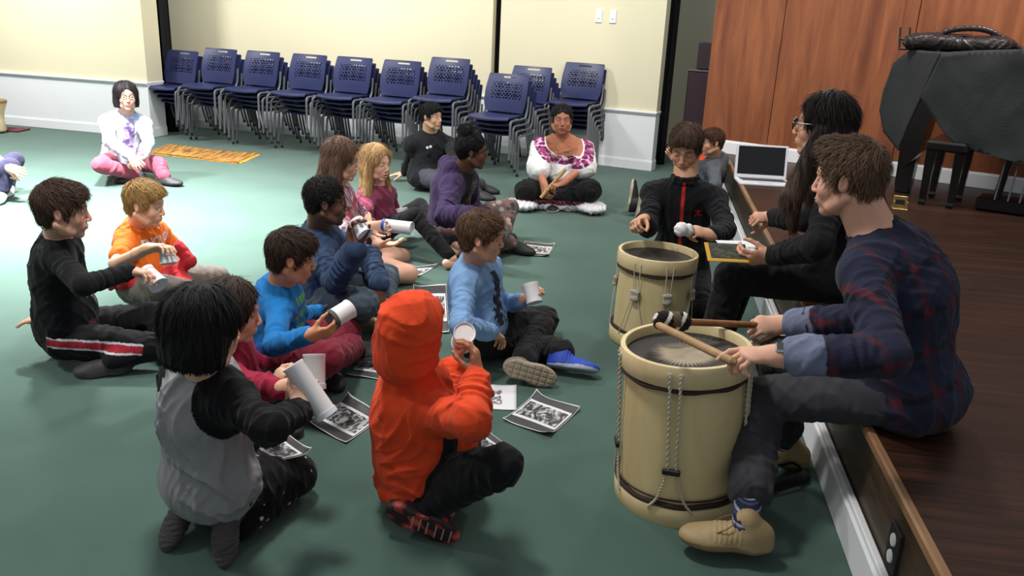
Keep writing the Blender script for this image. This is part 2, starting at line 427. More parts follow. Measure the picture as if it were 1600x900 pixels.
# stage floor slab: polygon bounded by the slanting back wall
def prism(poly, z0, z1, name, m):
    n = len(poly); vs = [(x, y, z0) for x, y in poly]+[(x, y, z1) for x, y in poly]
    fs = [tuple(range(n))[::-1], tuple(range(n, 2*n))]+[(i, (i+1) % n, n+(i+1) % n, n+i) for i in range(n)]
    o = MB().add(vs, fs).build(name, m); o['kind'] = 'structure'; return o
e1 = w0+wu*6.2
prism([(SX, -1.5), (6.3, -1.5), (e1[0], e1[1]), (SX, w0[1]-.016)], SZ-.04, SZ, 'floor_stage', M_STAGE)
prism([(SX+.02, -1.5), (6.2, -1.5), (e1[0]-.05, e1[1]), (SX+.02, w0[1]-.03)], 0, SZ-.041, 'wall_stage_front', M_RISER)
box_s('trim_stage_nosing', (SX-.004, (8.02-1.5)/2, SZ-.016), (.014, (8.02+1.5)/2, .017), M_NOSE, .006)
b = MB(); b.box((SX+.001, (8.02-1.5)/2, .065), (.018, (8.02+1.5)/2, .065), bev=.003); b.box((SX+.004, (8.02-1.5)/2, .14), (.012, (8.02+1.5)/2, .012), bev=.004)
b.build('baseboard_stage', M_WHITE)['kind'] = 'structure'
# slanting wood-panelled wall: separate leaves with grooves between
x0 = -.235
joints = [x0, .405, 1.475, 3.0, 4.4, 5.9]
for i in range(5):
    a, c = joints[i], joints[i+1]
    o = MB().box(w0+wu*(a+c)/2-wn*.03+A(0, 0, 1.79), ((c-a)/2-.003, .03, 1.36-.11+.11), RW, .002).build('wall_panel', M_PANEL); o['kind'] = 'structure'
box_s('wall_stage_back', w0+wu*2.85-wn*.085+A(0, 0, 1.6), (3.08, .02, 1.6), M_SHADOWGAP, 0, RW)
bb = MB(); bb.box(w0+wu*2.85+wn*.008+A(0, 0, SZ+.055), (3.08, .01, .055), RW, .003); bb.box(w0+wu*2.85+wn*.005+A(0, 0, SZ+.115), (3.08, .007, .007), RW, .003)
bb.build('baseboard_stage_back', M_WHITE)['kind'] = 'structure'
# ---------------------------------------------------------------- stacking chairs
M_BLUE = mat('chair_blue_plastic', '#252c55', .42, noise=.06, scale=12)
M_GREYT = mat('chair_grey_tube', '#606368', .5, metal=.15, noise=.05)
M_FOOT = mat('black_rubber', '#101012', .6)
def perforated_back():
    """curved backrest shell with rows of slots and a handle slot, as one solid grid mesh"""
    nx, nzz = 45, 46; W = .24; Hh = .40; th = .012
    def solid(i, j):
        u = (i+.5)/nx; v = (j+.5)/nzz
        if abs(u-.5) < .17 and .885 < v < .935: return False
        if .14 < u < .86 and .34 < v < .80:
            r = int((v-.34)/.46*8); ph = (v-.34)/.46*8-r
            c = (u-.14)/.72*9+(.5 if r % 2 else 0); pc = c-int(c)
            if .2 < ph < .85 and .2 < pc < .82: return False
        return True
    def pt(i, j, s):
        u = i/nx*2-1; v = j/nzz
        wv = W*(1-.05*max(0, (v-.6)/.4)-.12*max(0, (.35-v)/.35)**2)
        if v > .96: wv -= .008*((v-.96)/.04)**2
        y = .03*u*u*(-1)+.0+.025*math.sin(v*3.1)-.11*(1-v)*0
        return (wv*u, .10*v-.02*math.sin(v*math.pi)-.035*u*u*1.0+s*th, Hh*v)
    vs = []; fs = []; idx = {}
    def vi(i, j, s):
        if (i, j, s) not in idx: idx[(i, j, s)] = len(vs); vs.append(pt(i, j, s))
        return idx[(i, j, s)]
    for i in range(nx):
        for j in range(nzz):
            if not solid(i, j): continue
            fs.append((vi(i, j, 0), vi(i+1, j, 0), vi(i+1, j+1, 0), vi(i, j+1, 0)))
            fs.append((vi(i, j, 1), vi(i, j+1, 1), vi(i+1, j+1, 1), vi(i+1, j, 1)))
            for di, dj, e in ((-1, 0, ((i, j), (i, j+1))), (1, 0, ((i+1, j+1), (i+1, j))), (0, -1, ((i+1, j), (i, j))), (0, 1, ((i, j+1), (i+1, j+1)))):
                a, b_ = i+di, j+dj
                if not (0 <= a < nx and 0 <= b_ < nzz) or not solid(a, b_):
                    p, q = e; fs.append((vi(*p, 0), vi(*p, 1), vi(*q, 1), vi(*q, 0)))
    return vs, fs
def make_chair():
    """local frame: faces -y, origin on the floor under the seat centre"""
    root = empty('stacking_chair')
    nx, ny = 16, 16; vs = []; fs = []
    for s in (0, 1):
        for i in range(nx+1):
            for j in range(ny+1):
                u = i/nx*2-1; v = j/ny
                wv = .225-.02*v; cr = 1-.06*max(0, (abs(u)-.75)/.25)**2
                x = wv*u; y = (-.23+.44*v)*1.0+(.025*(u*u) if v < .12 else 0)*(1-v/.12 if v < .12 else 0)
                z = .455-.016*math.cos(u*1.4)*math.sin(v*math.pi)+.0-(.022*(1-v/.18)**2 if v < .18 else 0)+.010*u*u-s*.014
                vs.append((x, y, z))
    n1 = (nx+1)*(ny+1)
    for i in range(nx):
        for j in range(ny):
            a = i*(ny+1)+j; fs.append((a, a+ny+1, a+ny+2, a+1)); fs.append((n1+a, n1+a+1, n1+a+ny+2, n1+a+ny+1))
    for i in range(nx):
        for j in (0, ny):
            a = i*(ny+1)+j; b_ = a+ny+1; fs.append((a, n1+a, n1+b_, b_) if j == 0 else (a, b_, n1+b_, n1+a))
    for j in range(ny):
        for i in (0, nx):
            a = i*(ny+1)+j; b_ = a+1; fs.append((a, b_, n1+b_, n1+a) if i == 0 else (a, n1+a, n1+b_, b_))
    MB().add(vs, fs).build('seat', M_BLUE, root, smooth=True)
    bvs, bfs = perforated_back()
    MB().add([(x, y+.165, z+.475) for x, y, z in bvs], bfs).build('backrest', M_BLUE, root)
    for sx in (-1, 1):
        # side frame: upright beside the backrest running down to the rear foot
        f = MB(); f.tube(spline([(sx*.236, .215, .655), (sx*.238, .21, .62), (sx*.240, .19, .50), (sx*.243, .15, .43)], 5), .012, 8)
        f.tube(spline([(sx*.243, .15, .43), (sx*.248, .0, .425), (sx*.25, -.16, .427)], 4), .011, 8)
        f.build('side_frame', M_GREYT, root, smooth=True)
        g = MB(); g.tube(spline([(sx*.25, -.155, .427), (sx*.256, -.205, .415), (sx*.262, -.225, .37), (sx*.268, -.235, .2), (sx*.275, -.25, .025)], 5), .0125, 8)
        lg = g.build('leg', M_GREYT, root, smooth=True); MB().tube([(sx*.275, -.25, .03), (sx*.2755, -.251, .0)], .015, 10).build('rubber_foot', M_FOOT, lg)
        g = MB(); g.tube(spline([(sx*.243, .155, .44), (sx*.247, .185, .30), (sx*.25, .23, .12), (sx*.252, .262, .025)], 5), .0125, 8)
        lg = g.build('leg', M_GREYT, root, smooth=True); MB().tube([(sx*.252, .262, .03), (sx*.252, .263, .0)], .015, 10).build('rubber_foot', M_FOOT, lg)
    m = MB(); m.tube([(-.245, -.02, .43), (.245, -.02, .43)], .010, 8); m.tube([(-.243, .15, .425), (.243, .15, .425)], .010, 8); m.build('cross_bar', M_GREYT, root, smooth=True)
    return root
STACKS = [  # px of the front right foot of the bottom chair, count, turn, phrase
    (245, 211, 4, 'leftmost stack by the black curtain'), (309, 218, 5, 'second stack from the left'), (373, 224, 5, 'third stack from the left'),
    (443, 231, 5, 'fourth stack from the left'), (511, 237, 5, 'fifth stack from the left'), (583, 245, 5, 'sixth stack from the left'),
    (660, 250, 6, 'seventh stack from the left'), (806, 276, 4, 'frontmost stack'),
    (846, 262, 5, 'stack behind the frontmost one'), (930, 262, 6, 'stack behind the woman in white')]
NUM = ['bottom', 'second from the bottom', 'third from the bottom', 'fourth from the bottom', 'fifth from the bottom', 'top']
ch0 = make_chair(); first = True
for si, (px, py, n, ph) in enumerate(STACKS):
    p = Z(px, py); rz = R_(-14 if si < 7 else -18); R = Matrix.Rotation(rz, 3, 'Z')
    foot = R @ Vector((-.26 if si < 7 else .26, -.238, 0)); c = Vector((p[0], p[1], 0))-foot
    for k in range(n):
        o = ch0 if first else copy_tree(ch0); first = False
        o.location = c+R @ Vector((0, -.066*k, .056*k)); o.scale = (1.0, .97, .94); o.rotation_euler = (0, 0, rz)
        nm = 'top' if k == n-1 else NUM[k]
        tag(o, 'blue stacking chair, %s of the %s' % (nm, ph), 'chair', 'blue stacking chairs along the back wall')
# ---------------------------------------------------------------- people: heads, hair, hands, clothes
M_SKIN = vmat('skin', .5, .08, 260, .05, sss=.06, spec=.35)
M_HAIR = vmat('hair', .62, 0, 100, .18, spec=.22)
M_CLOTH = vmat('cloth', .9, .25, 320, .08, sheen=.05, spec=.2)
def wrinkle(m, sc=9., dist=.03, st=.55):
    nt = m.node_tree; L = nt.links; b = nt.nodes['Principled BSDF']; tc = nd(nt, 'ShaderNodeTexCoord'); mp = nd(nt, 'ShaderNodeMapping'); mp.inputs['Scale'].default_value = (1, 1, .6); L.new(tc.outputs['Object'], mp.inputs[0])
    n = nd(nt, 'ShaderNodeTexNoise', Scale=sc, Detail=3.0, Distortion=1.6); n.noise_type = 'RIDGED_MULTIFRACTAL'; L.new(mp.outputs[0], n.inputs['Vector'])
    old = b.inputs['Normal'].links[0].from_socket if b.inputs['Normal'].links else None
    bp = nd(nt, 'ShaderNodeBump', Strength=st, Distance=dist); L.new(n.outputs[0], bp.inputs['Height'])
    if old: L.new(old, bp.inputs['Normal'])
    L.new(bp.outputs[0], b.inputs['Normal'])
wrinkle(M_CLOTH)
M_SHOE = vmat('shoe_material', .6, .2, 200, .12)
M_GLASSF = mat('glasses_frame', '#101014', .3)
M_LENS = newmat('lens_glass')[0]
_b = M_LENS.node_tree.nodes['Principled BSDF']; _b.inputs['Transmission Weight'].default_value = 1; _b.inputs['Roughness'].default_value = .02; _b.inputs['IOR'].default_value = 1.05; _b.inputs['Base Color'].default_value = (1, 1, 1, 1)
def VW(r, u, t): return nz(r*RT+u*UP-t*FW)
def frame(fwd, up):
    f = nz(fwd); u = np.array(up, float); u = nz(u-f*(u@f)); l = np.cross(u, f); return np.stack([f, l, u], 1)   # columns forward, left, up
def appyaw(p, a): return a+math.degrees(math.atan2(-p[0], p[1]))

def head_parts(S, skin, res, mouth=0, eyes='open', lip=None, brow=None, iris='#3a2a1c', male=False, fat=0, earout=1, nose=1.0, makeup=None):
    """head in its own frame: x forward, y left, z up, origin between the ears; S = chin to crown"""
    skin = np.array(skin); h = Sh(); g = 1+fat
    h.E((-.05*S, 0, .13*S), (.425*S, .325*S, .365*S), k=.02)
    h.E((.10*S, 0, -.02*S), (.285*S, .265*S, .37*S), k=.06*S)
    h.E((.115*S, 0, -.25*S), (.235*S, .215*S*g, .21*S), k=.08*S)
    h.E((.275*S, 0, -.405*S), (.085*S, .095*S, .075*S), k=.07*S)
    for y in (-1, 1):
        h.C((.16*S, y*.175*S*g, -.34*S), (-.06*S, y*.235*S*g, -.2*S), .06*S, .07*S, k=.08*S)
        h.E((.245*S, y*.145*S, -.13*S), (.10*S, .10*S*g, .10*S), k=.07*S)
        h.C((.365*S, y*.05*S, .075*S), (.285*S, y*.185*S, .085*S), .033*S, .026*S, k=.05*S)
    h.E((.31*S, 0, -.245*S), (.095*S, .13*S, .11*S), k=.05*S)
    for y in (-1, 1): h.E((.40*S, y*.125*S, .0), (.06*S, .068*S, .05*S), k=.05*S, op='s')
    n = nose
    h.C((.36*S, 0, .045*S), ((.40+.038*n)*S, 0, -.115*S), .026*S, .038*S, k=.04*S)
    h.E(((.405+.033*n)*S, 0, -.145*S), (.042*S, .044*S, .035*S), k=.02*S)
    for y in (-1, 1): h.E((.412*S, y*.042*S, -.155*S), (.034*S, .026*S, .024*S), k=.015*S)
    lc = np.array(lip if lip is not None else skin*A(.80, .50, .50))
    mz = -.272; op = mouth
    h.E((.388*S, 0, (mz+.018)*S), (.036*S, .082*S, .018*S), k=.012*S, col=None)
    h.E((.383*S, 0, (mz-.020-op*.05)*S), (.036*S, .070*S, .021*S), k=.012*S)
    if op > 0: h.E((.42*S, 0, (mz-.006-op*.025)*S), (.06*S, .05*S, (.008+.028*op)*S), k=.008*S, op='s')
    else: h.E((.43*S, 0, (mz-.002)*S), (.035*S, .085*S, .0045*S), k=.008*S, op='s')
    # ears
    for y in (-1, 1):
        Re = np.array(Matrix.Rotation(R_(-12), 3, 'Y') @ Matrix.Rotation(y*R_(22), 3, 'Z'))
        c = A(-.035*S, y*.318*S*earout, -.02*S)
        h.E(c, (.068*S, .026*S, .108*S), Re, k=.02*S)
        h.E(c+A(.006*S, y*.030*S, .012*S), (.040*S, .022*S, .068*S), Re, k=.012*S, op='s')
        h.E(c+A(.035*S, y*.012*S, -.01*S), (.018*S, .018*S, .03*S), Re, k=.012*S)
    for y in (-1, 1):   # lids
        h.E((.316*S, y*.125*S, .0), (.054*S, .058*S, .050*S), k=.012*S)
    V, Fq, C = h.mesh(res)
    C[:] = skin
    x, y, z = (V/S).T; ay = np.abs(y)
    def mask(m, col, a=1.0): C[m] = C[m]*(1-a)+np.array(col)*a
    # warm cheeks, nose and ears
    bl = np.exp(-(((ay-.16)/.09)**2+((z+.13)/.08)**2))*(x > .1)*.35+np.exp(-((ay/.06)**2+((z+.14)/.05)**2))*(x > .38)*.35+(ay > .315)*(z < .12)*(z > -.16)*.3
    C *= 1-bl[:, None]*A(.0, .22, .20)
    lm = (np.exp(-((z-mz-.016-.006*np.cos(y*60))/.020)**4-(y/.085)**4)+np.exp(-((z-mz+.022+op*.05)/.022)**4-(y/.072)**4))*(x > .33)
    lm = np.clip(lm, 0, 1)[:, None]; C = C*(1-lm*.8)+lc*lm*.8
    if op > 0: mask((x > .30) & (x < .385) & (ay < .055) & (np.abs(z-(mz-.006-op*.025)) < .008+.03*op), A(.05, .012, .012))
    bc = np.array(brow if brow is not None else skin*.25)
    bm = np.exp(-((z-.105+.35*(ay-.13)**2*4)/.017)**4)*np.clip((ay-.035)/.02, 0, 1)*np.clip((.225-ay)/.04, 0, 1)*(x > .2)
    bm = bm[:, None]; C = C*(1-bm*.85)+bc*bm*.85
    if eyes != 'shut':
        ex = (ay-.125)/.050; ez = (z-.002)/.024; al = ex**2+ez**2*(1+.3*ex); em = (x > .27)
        mask(em & (al < 1.45), skin*.32, .7)
        mask(em & (al < 1), A(.45, .43, .41))
        ir = ((ay-.125)**2+(z-.002)**2)**.5
        mask(em & (al < 1) & (ir < .024), rgb(iris)); mask(em & (al < 1) & (ir < .011), A(.01, .01, .01))
        mask(em & (al < 1.5) & (al > .95) & (z > .0), skin*.12, .9)
    else:
        mask((x > .27) & (np.abs(z+.014-(ex_ := ((ay-.125)/.05))**2*.012) < .006) & (ay > .075) & (ay < .175), skin*.15, .9)
    return V, Fq, C
def hair_mesh(S, style, col, res, tufts=900, tl=.045, seed=1, extra=None, tip=None, fringe=.0, tw=.0035, lift=.006, shine=1.0, part=0.0, vol=-0.010, hl=.02):
    rng = np.random.default_rng(seed); h = Sh(); c0 = np.array(col)
    if style in ('short', 'crop', 'shag'):
        th = {'short': vol, 'crop': -.018, 'shag': .022}[style]
        h.E((-.055*S, 0, .15*S), ((.445+th)*S, (.355+th)*S, (.385+th)*S))
        h.E((-.21*S, 0, -.06*S), ((.235+th)*S, (.275+th)*S, (.27+th)*S), k=.05*S)
        if style != 'crop': h.E((.12*S, 0, .30*S), (.27*S, (.27+th)*S, (.20+th)*S), k=.06*S)
        if fringe: h.E((.27*S, 0, (.29-fringe*.35)*S), (.125*S, .255*S, (.12+fringe*.45)*S), k=.04*S)
        for y in (-1, 1): h.C((.05*S, y*.31*S, .12*S), (.055*S, y*.30*S, -.03*S), .05*S, .02*S, k=.03*S)
        h.E((.43*S, 0, (-.19-fringe*.12)*S), (.335*S, .42*S, (.375+hl-fringe*.10)*S), k=.015*S, op='s')
        for y in (-1, 1): h.E((-.02*S, y*.38*S, -.06*S), (.115*S, .12*S, .145*S), k=.02*S, op='s')
        h.HS((-.25, 0, -1), .30*S, k=.02)
    elif style == 'bob':
        h.E((-.06*S, 0, .12*S), (.465*S, .40*S, .42*S)); h.E((-.12*S, 0, -.12*S), (.38*S, .43*S, .46*S), k=.08*S); h.E((-.13*S, 0, -.32*S), (.33*S, .40*S, .24*S), k=.08*S)
        if fringe: h.E((.25*S, 0, .18*S), (.17*S, .29*S, .24*S), k=.05*S)
        h.E((.43*S, 0, -.16*S if not fringe else -.20*S), (.36*S, .27*S, .43*S if not fringe else .36*S), k=.02*S, op='s')
        h.E((.2*S, 0, -.5*S), (.4*S, .2*S, .3*S), k=.03*S, op='s')
        h.HS((0.02, 0, -1), .40*S, k=.015)
    elif style == 'long':
        h.E((-.06*S, 0, .14*S), (.455*S, .375*S, .40*S)); h.E((-.16*S, 0, -.15*S), (.30*S, .37*S, .40*S), k=.08*S)
        h.E((.43*S, 0, -.17*S), (.36*S, .275*S, .45*S), k=.02*S, op='s')
        if extra is None: extra = [((-.2, 0, -.1), (-.3, 0, -1.2), .26, .16)]
    elif style == 'up':
        h.E((-.06*S, 0, .15*S), (.435*S, .345*S, .375*S)); h.E((-.18*S, 0, -.05*S), (.25*S, .27*S, .30*S), k=.05*S)
        h.E((.43*S, 0, -.17*S), (.35*S, .32*S, .42*S), k=.02*S, op='s')
        for y in (-1, 1): h.E((-.02*S, y*.38*S, -.06*S), (.10*S, .12*S, .13*S), k=.02*S, op='s')
    for e in (extra or []):
        if len(e) == 4: h.C(A(*e[0])*S, A(*e[1])*S, e[2]*S, e[3]*S, k=.06*S)
        else: h.E(A(*e[0])*S, A(*e[1])*S, k=.05*S)
    def dsp(P):
        x, y, z = (P/S).T; a = np.arctan2(y, x+.15)
        return .010*S*(np.sin(a*17+z*5+np.sin(z*9+a*3)*1.2)*.6+.4*np.sin(a*41+z*13+seed))
    V, Fq, C = h.mesh(res, disp=dsp)
    x, y, z = (V/S).T
    a = np.arctan2(y, x+.15); C[:] = c0*(1+.22*np.sin(a*37+z*3+np.sin(z*7))[:, None])*.8
    if tip is not None: w_ = np.clip(-(z+.25)/.6, 0, 1)[:, None]; C[:] = C*(1-w_)+np.array(rgb(tip))*w_*.9
    # locks of hair lying along the surface
    N = vnormals(V, Fq)
    ok = np.nonzero(N[:, 2] > -.75)[0]
    if not len(ok): ok = np.arange(len(V))
    tl = tl if style in ('short', 'crop', 'shag', 'up') else min(tl, .075 if style == 'long' else .055); lift = lift if style in ('short', 'crop', 'shag', 'up') else min(lift, .003 if style == 'long' else .0012)
    tufts = int(tufts*1.9); tw = tw*.55
    I = rng.choice(ok, tufts); P = V[I]; n = N[I]
    if style in ('short', 'crop', 'shag', 'up'):
        cr = A(-.22, .04, .5)*S; f = P-cr; f = f+A(.25, 0, 0)*S*(P[:, 2:3] > .25*S)
        if style == 'up': f = -f+A(-.6, 0, .2)*S
        f[:, 2] -= .12*S
    else:
        f = np.stack([-.15*np.ones(len(P)), np.sign(P[:, 1]-part*S)*np.clip(1.2*(P[:, 2]/S-.25), 0, 1.5), -np.ones(len(P))], 1)
    f = f-n*(f*n).sum(1)[:, None]; f /= np.linalg.norm(f, axis=1, keepdims=True)+1e-9
    s = np.cross(n, f); f = f+s*rng.normal(0, {'shag': .22, 'short': .22, 'bob': .035}.get(style, .10), (len(P), 1)); f /= np.linalg.norm(f, axis=1, keepdims=True)
    L = tl*rng.uniform(.55, 1.2, (len(P), 1)); T = 5; ring = []
    w0 = tw*rng.uniform(.6, 1.3, (len(P), 1)); sd = np.cross(n, f); lf = lift*rng.uniform(.2, 1.4, (len(P), 1)); bend = rng.normal(0, .25 if style != 'bob' else .05, (len(P), 1))
    tp_ = (P+f*L)/S
    if style == 'bob': L = np.where((tp_[:, 2:3] < -.41), np.clip((P[:, 2:3]/S+.41)*S, .004, .2), L)
    if style in ('short', 'crop', 'shag'):
        ctr = A(.43, 0, -.19-fringe*.12); rr = A(.335, .42, .375+hl-fringe*.10)*(1.0-fringe*.10); bad = (((tp_-ctr)/rr)**2).sum(1) < 1
        bad |= (((tp_-A(-.02, .38, -.06)*np.sign(tp_[:, 1:2]*A(0, 1, 0)+A(1, 0, 1)))/A(.10, .16, .13))**2).sum(1) < 1
        L = np.where(bad[:, None], .006, L)
    else:
        bad = (((tp_-A(.43, 0, -.16))/A(.34, .25, .40))**2).sum(1) < 1; L = np.where(bad[:, None], .006, L)
    curv = 1/(2*.42*S)*.8 if style in ('short', 'crop', 'shag', 'up') else .8
    cb = c0 if tip is None else c0*(1-np.clip(-(P[:, 2:3]/S+.25)/.6, 0, 1))+np.array(rgb(tip))*np.clip(-(P[:, 2:3]/S+.25)/.6, 0, 1)
    cols = cb*shine*rng.uniform(.78, 1.25, (len(P), 1))
    VV = []; CC = []
    for t in np.linspace(0, 1, T):
        c = P+f*L*t+sd*bend*L*t*t*.5+n*(-.002+lf*np.sin(min(t*1.4, 1)*1.57)-(L*t)**2*curv)
        wd = w0*(1-.85*t**1.5)
        VV += [c-sd*wd, c+n*wd*.5, c+sd*wd]; CC += [cols]*3
    m = len(P); VV = np.stack(VV, 1).reshape(-1, 3); CC = np.stack(CC, 1).reshape(-1, 3)
    b = (np.arange(m)*T*3)[:, None]; fs = []
    for i in range(T-1):
        o = i*3
        for (p, q) in ((0, 1), (1, 2), (2, 0)): fs.append(b+np.array([[o+p, o+q, o+3+q, o+3+p]]))
    FF = np.stack(fs, 1).reshape(-1, 4)
    return cat([(V, Fq, C), (VV, FF, CC)])

def hand_shape(h, wr, fwd, palm, side, S, skin, curl=.35, spread=.12, thumb=.4, flex=0):
    """adds a hand to shape h. wr wrist, fwd towards the fingers, palm = direction the palm faces, side +1 left hand / -1 right hand, S hand length"""
    f = nz(fwd); pl = np.array(palm, float); pl = nz(pl-f*(pl@f)); nrm = -pl
    lat = np.cross(nrm, f)*(1 if side < 0 else -1)      # towards the thumb
    cu = curl if hasattr(curl, '__len__') else [curl]*4
    def rot(v, ax, a): return v*math.cos(a)+np.cross(ax, v)*math.sin(a)+ax*(ax@v)*(1-math.cos(a))
    R = np.stack([f, lat, nrm], 1)
    h.E(wr+f*.26*S, (.30*S, .19*S, .085*S), R, k=.01, col=skin)
    h.E(wr+f*.40*S, (.15*S, .215*S, .075*S), R, k=.012, col=skin)
    h.C(wr-f*.12*S, wr+f*.12*S, .125*S, .13*S, k=.03, sq=(nrm, .78), col=skin)
    axc = np.cross(f, pl); 
    for i, (o, L, r) in enumerate(((.155, .40, .047), (.055, .44, .049), (-.045, .41, .046), (-.14, .33, .041))):
        p = wr+f*(.50-.02*abs(i-1)-.02*(i == 3))*S+lat*o*S; d = nz(f+lat*(spread*(1.2-i*.85)))
        c = cu[i]; seg = (.46, .30, .24); ang = (c*1.25, c*1.65, c*1.0)
        for s_, a in zip(seg, ang):
            d = rot(d, axc, a); q = p+d*L*S*s_; h.C(p, q, r*S, r*S*.93, k=.0035, col=skin); p = q; r *= .93
    p = wr+f*.13*S+lat*.12*S+pl*.03*S; t = thumb
    d = nz(f*(.75-.1*t)+lat*(.75-.55*t)+pl*(.25+.7*t)); q = p+d*.25*S; h.C(p, q, .075*S, .055*S, k=.015, col=skin)
    d = nz(d+f*.25-lat*.25*t+pl*.1); p2 = q+d*.17*S; h.C(q, p2, .052*S, .047*S, k=.004, col=skin)
    d = nz(d+f*.2-lat*.35*t); h.C(p2, p2+d*.13*S, .047*S, .038*S, k=.004, col=skin)
    return R

def shoe_mesh(an, fwd, up, L, upper, sole, kind='trainer', res=.004, side=1, pattern=None, tread=None):
    """shoe built in its own frame: heel at x=-.3L, toe at x=.7L, ankle at origin"""
    h = Sh(); u = np.array(upper); so = np.array(sole); w = .19*L if kind != 'sock' else .17*L; z0 = -.30*L
    h.E((-.15*L, 0, -.12*L), (.19*L, .145*L, .17*L), k=.03, col=u)
    h.E((.14*L, .0, -.16*L), (.28*L, .155*L, .13*L), k=.04, col=u)
    h.E((.42*L, .01*side*L, -.20*L), (.26*L, .18*L, .095*L), k=.04, col=u)
    h.C((-.06*L, 0, -.14*L), (-.02*L, 0, .05*L if kind == 'boot' else .02*L), .15*L, .138*L if kind != 'sock' else .13*L, k=.03, col=u)
    if kind != 'sock':
        for (cx, hx, wy) in ((-.13, .20, .135), (.40, .29, .175)):
            h.E((cx*L, .01*side*L, z0+.05*L), (hx*L, wy*L*1.04, .062*L), k=.03, col=so)
        h.C((-.1*L, 0, z0+.045*L), (.4*L, 0, z0+.045*L), .045*L, .045*L, k=.02, sq=((0, 1, 0), 2.6), col=so)
        h.HS((0, 0, -1), -z0, k=.006)
    def dsp(P):
        x, y, z = (P/L).T; d = np.zeros(len(P))
        if kind == 'sock': return .0016*np.sin(P@A(420, 60, 300)+np.sin(P@A(90, 80, 50))*2)
        lace = (x > .02) & (x < .36) & (z > -.17)
        d += np.where(lace, .0012*np.sin(x*6.283/.055), 0)
        bt = z < -.285
        if tread is not None: d += np.where(bt, .0035*((np.abs(np.sin(x*24)) < .25)|(np.abs(np.sin(y*30)) < .22)), 0)
        return d
    V, Fq, C = h.mesh(res, disp=dsp, base=u)
    x, y, z = (V/L).T
    if kind != 'sock':
        ws = z < -.225+.02*np.sin(x*5); C[ws] = so; C[~ws] = u
        if pattern is not None: C = pattern(V/L, C)
    R = frame(fwd, up)
    return V@R.T+an, Fq, C

def cells(V, sc, seed=0):
    """random value per jittered cell and distance to its centre, for prints on cloth"""
    P = V*sc+seed*3.1; best = np.full(len(V), 9.); val = np.zeros(len(V)); G0 = np.floor(P)
    for dx in (-1, 0, 1):
        for dy in (-1, 0, 1):
            for dz in (-1, 0, 1):
                g = G0+A(dx, dy, dz); h1 = np.abs(np.sin(g@A(12.9898, 78.233, 37.719))*43758.5453) % 1; h2 = np.abs(np.sin(g@A(39.346, 11.135, 83.155))*24634.6) % 1; h3 = np.abs(np.sin(g@A(73.156, 52.235, 9.151))*14375.9) % 1
                d = np.linalg.norm(P-g-np.stack([h1, h2, h3], 1), axis=1); m = d < best; best[m] = d[m]; val[m] = ((h1*7+h2*3) % 1)[m]
    return val, best
def fold_disp(amp, seed, sc=1.0, up=(0, 0, 1)):
    r = np.random.default_rng(seed); ph = r.uniform(0, 6.28, 8); ks = r.normal(0, 1, (5, 3)); ks /= np.linalg.norm(ks, axis=1, keepdims=True)
    u = nz(up); ks = ks-.45*(ks@u)[:, None]*u
    lam = (.24, .17, .12, .085, .06); am = (.40, .36, .30, .22, .12)
    def f(P):
        d = 0; wv = np.sin(P@A(9., 7., 11.)/sc+ph[5])*1.3+np.sin(P@A(-13., 15., 8.)/sc+ph[6])*.9
        for i in range(5):
            s = np.sin((P@ks[i])*6.283/(lam[i]*sc)+ph[i]+wv*(.8+.25*i)); m = .5+.5*np.sin(P@A(7., -9., 6.)*(1+.3*i)/sc+ph[7]+i*2)
            d = d+am[i]*m*((1-np.sqrt(s*s+.004))**2*2.2-.5)
        return -amp*1.5*d
    return f

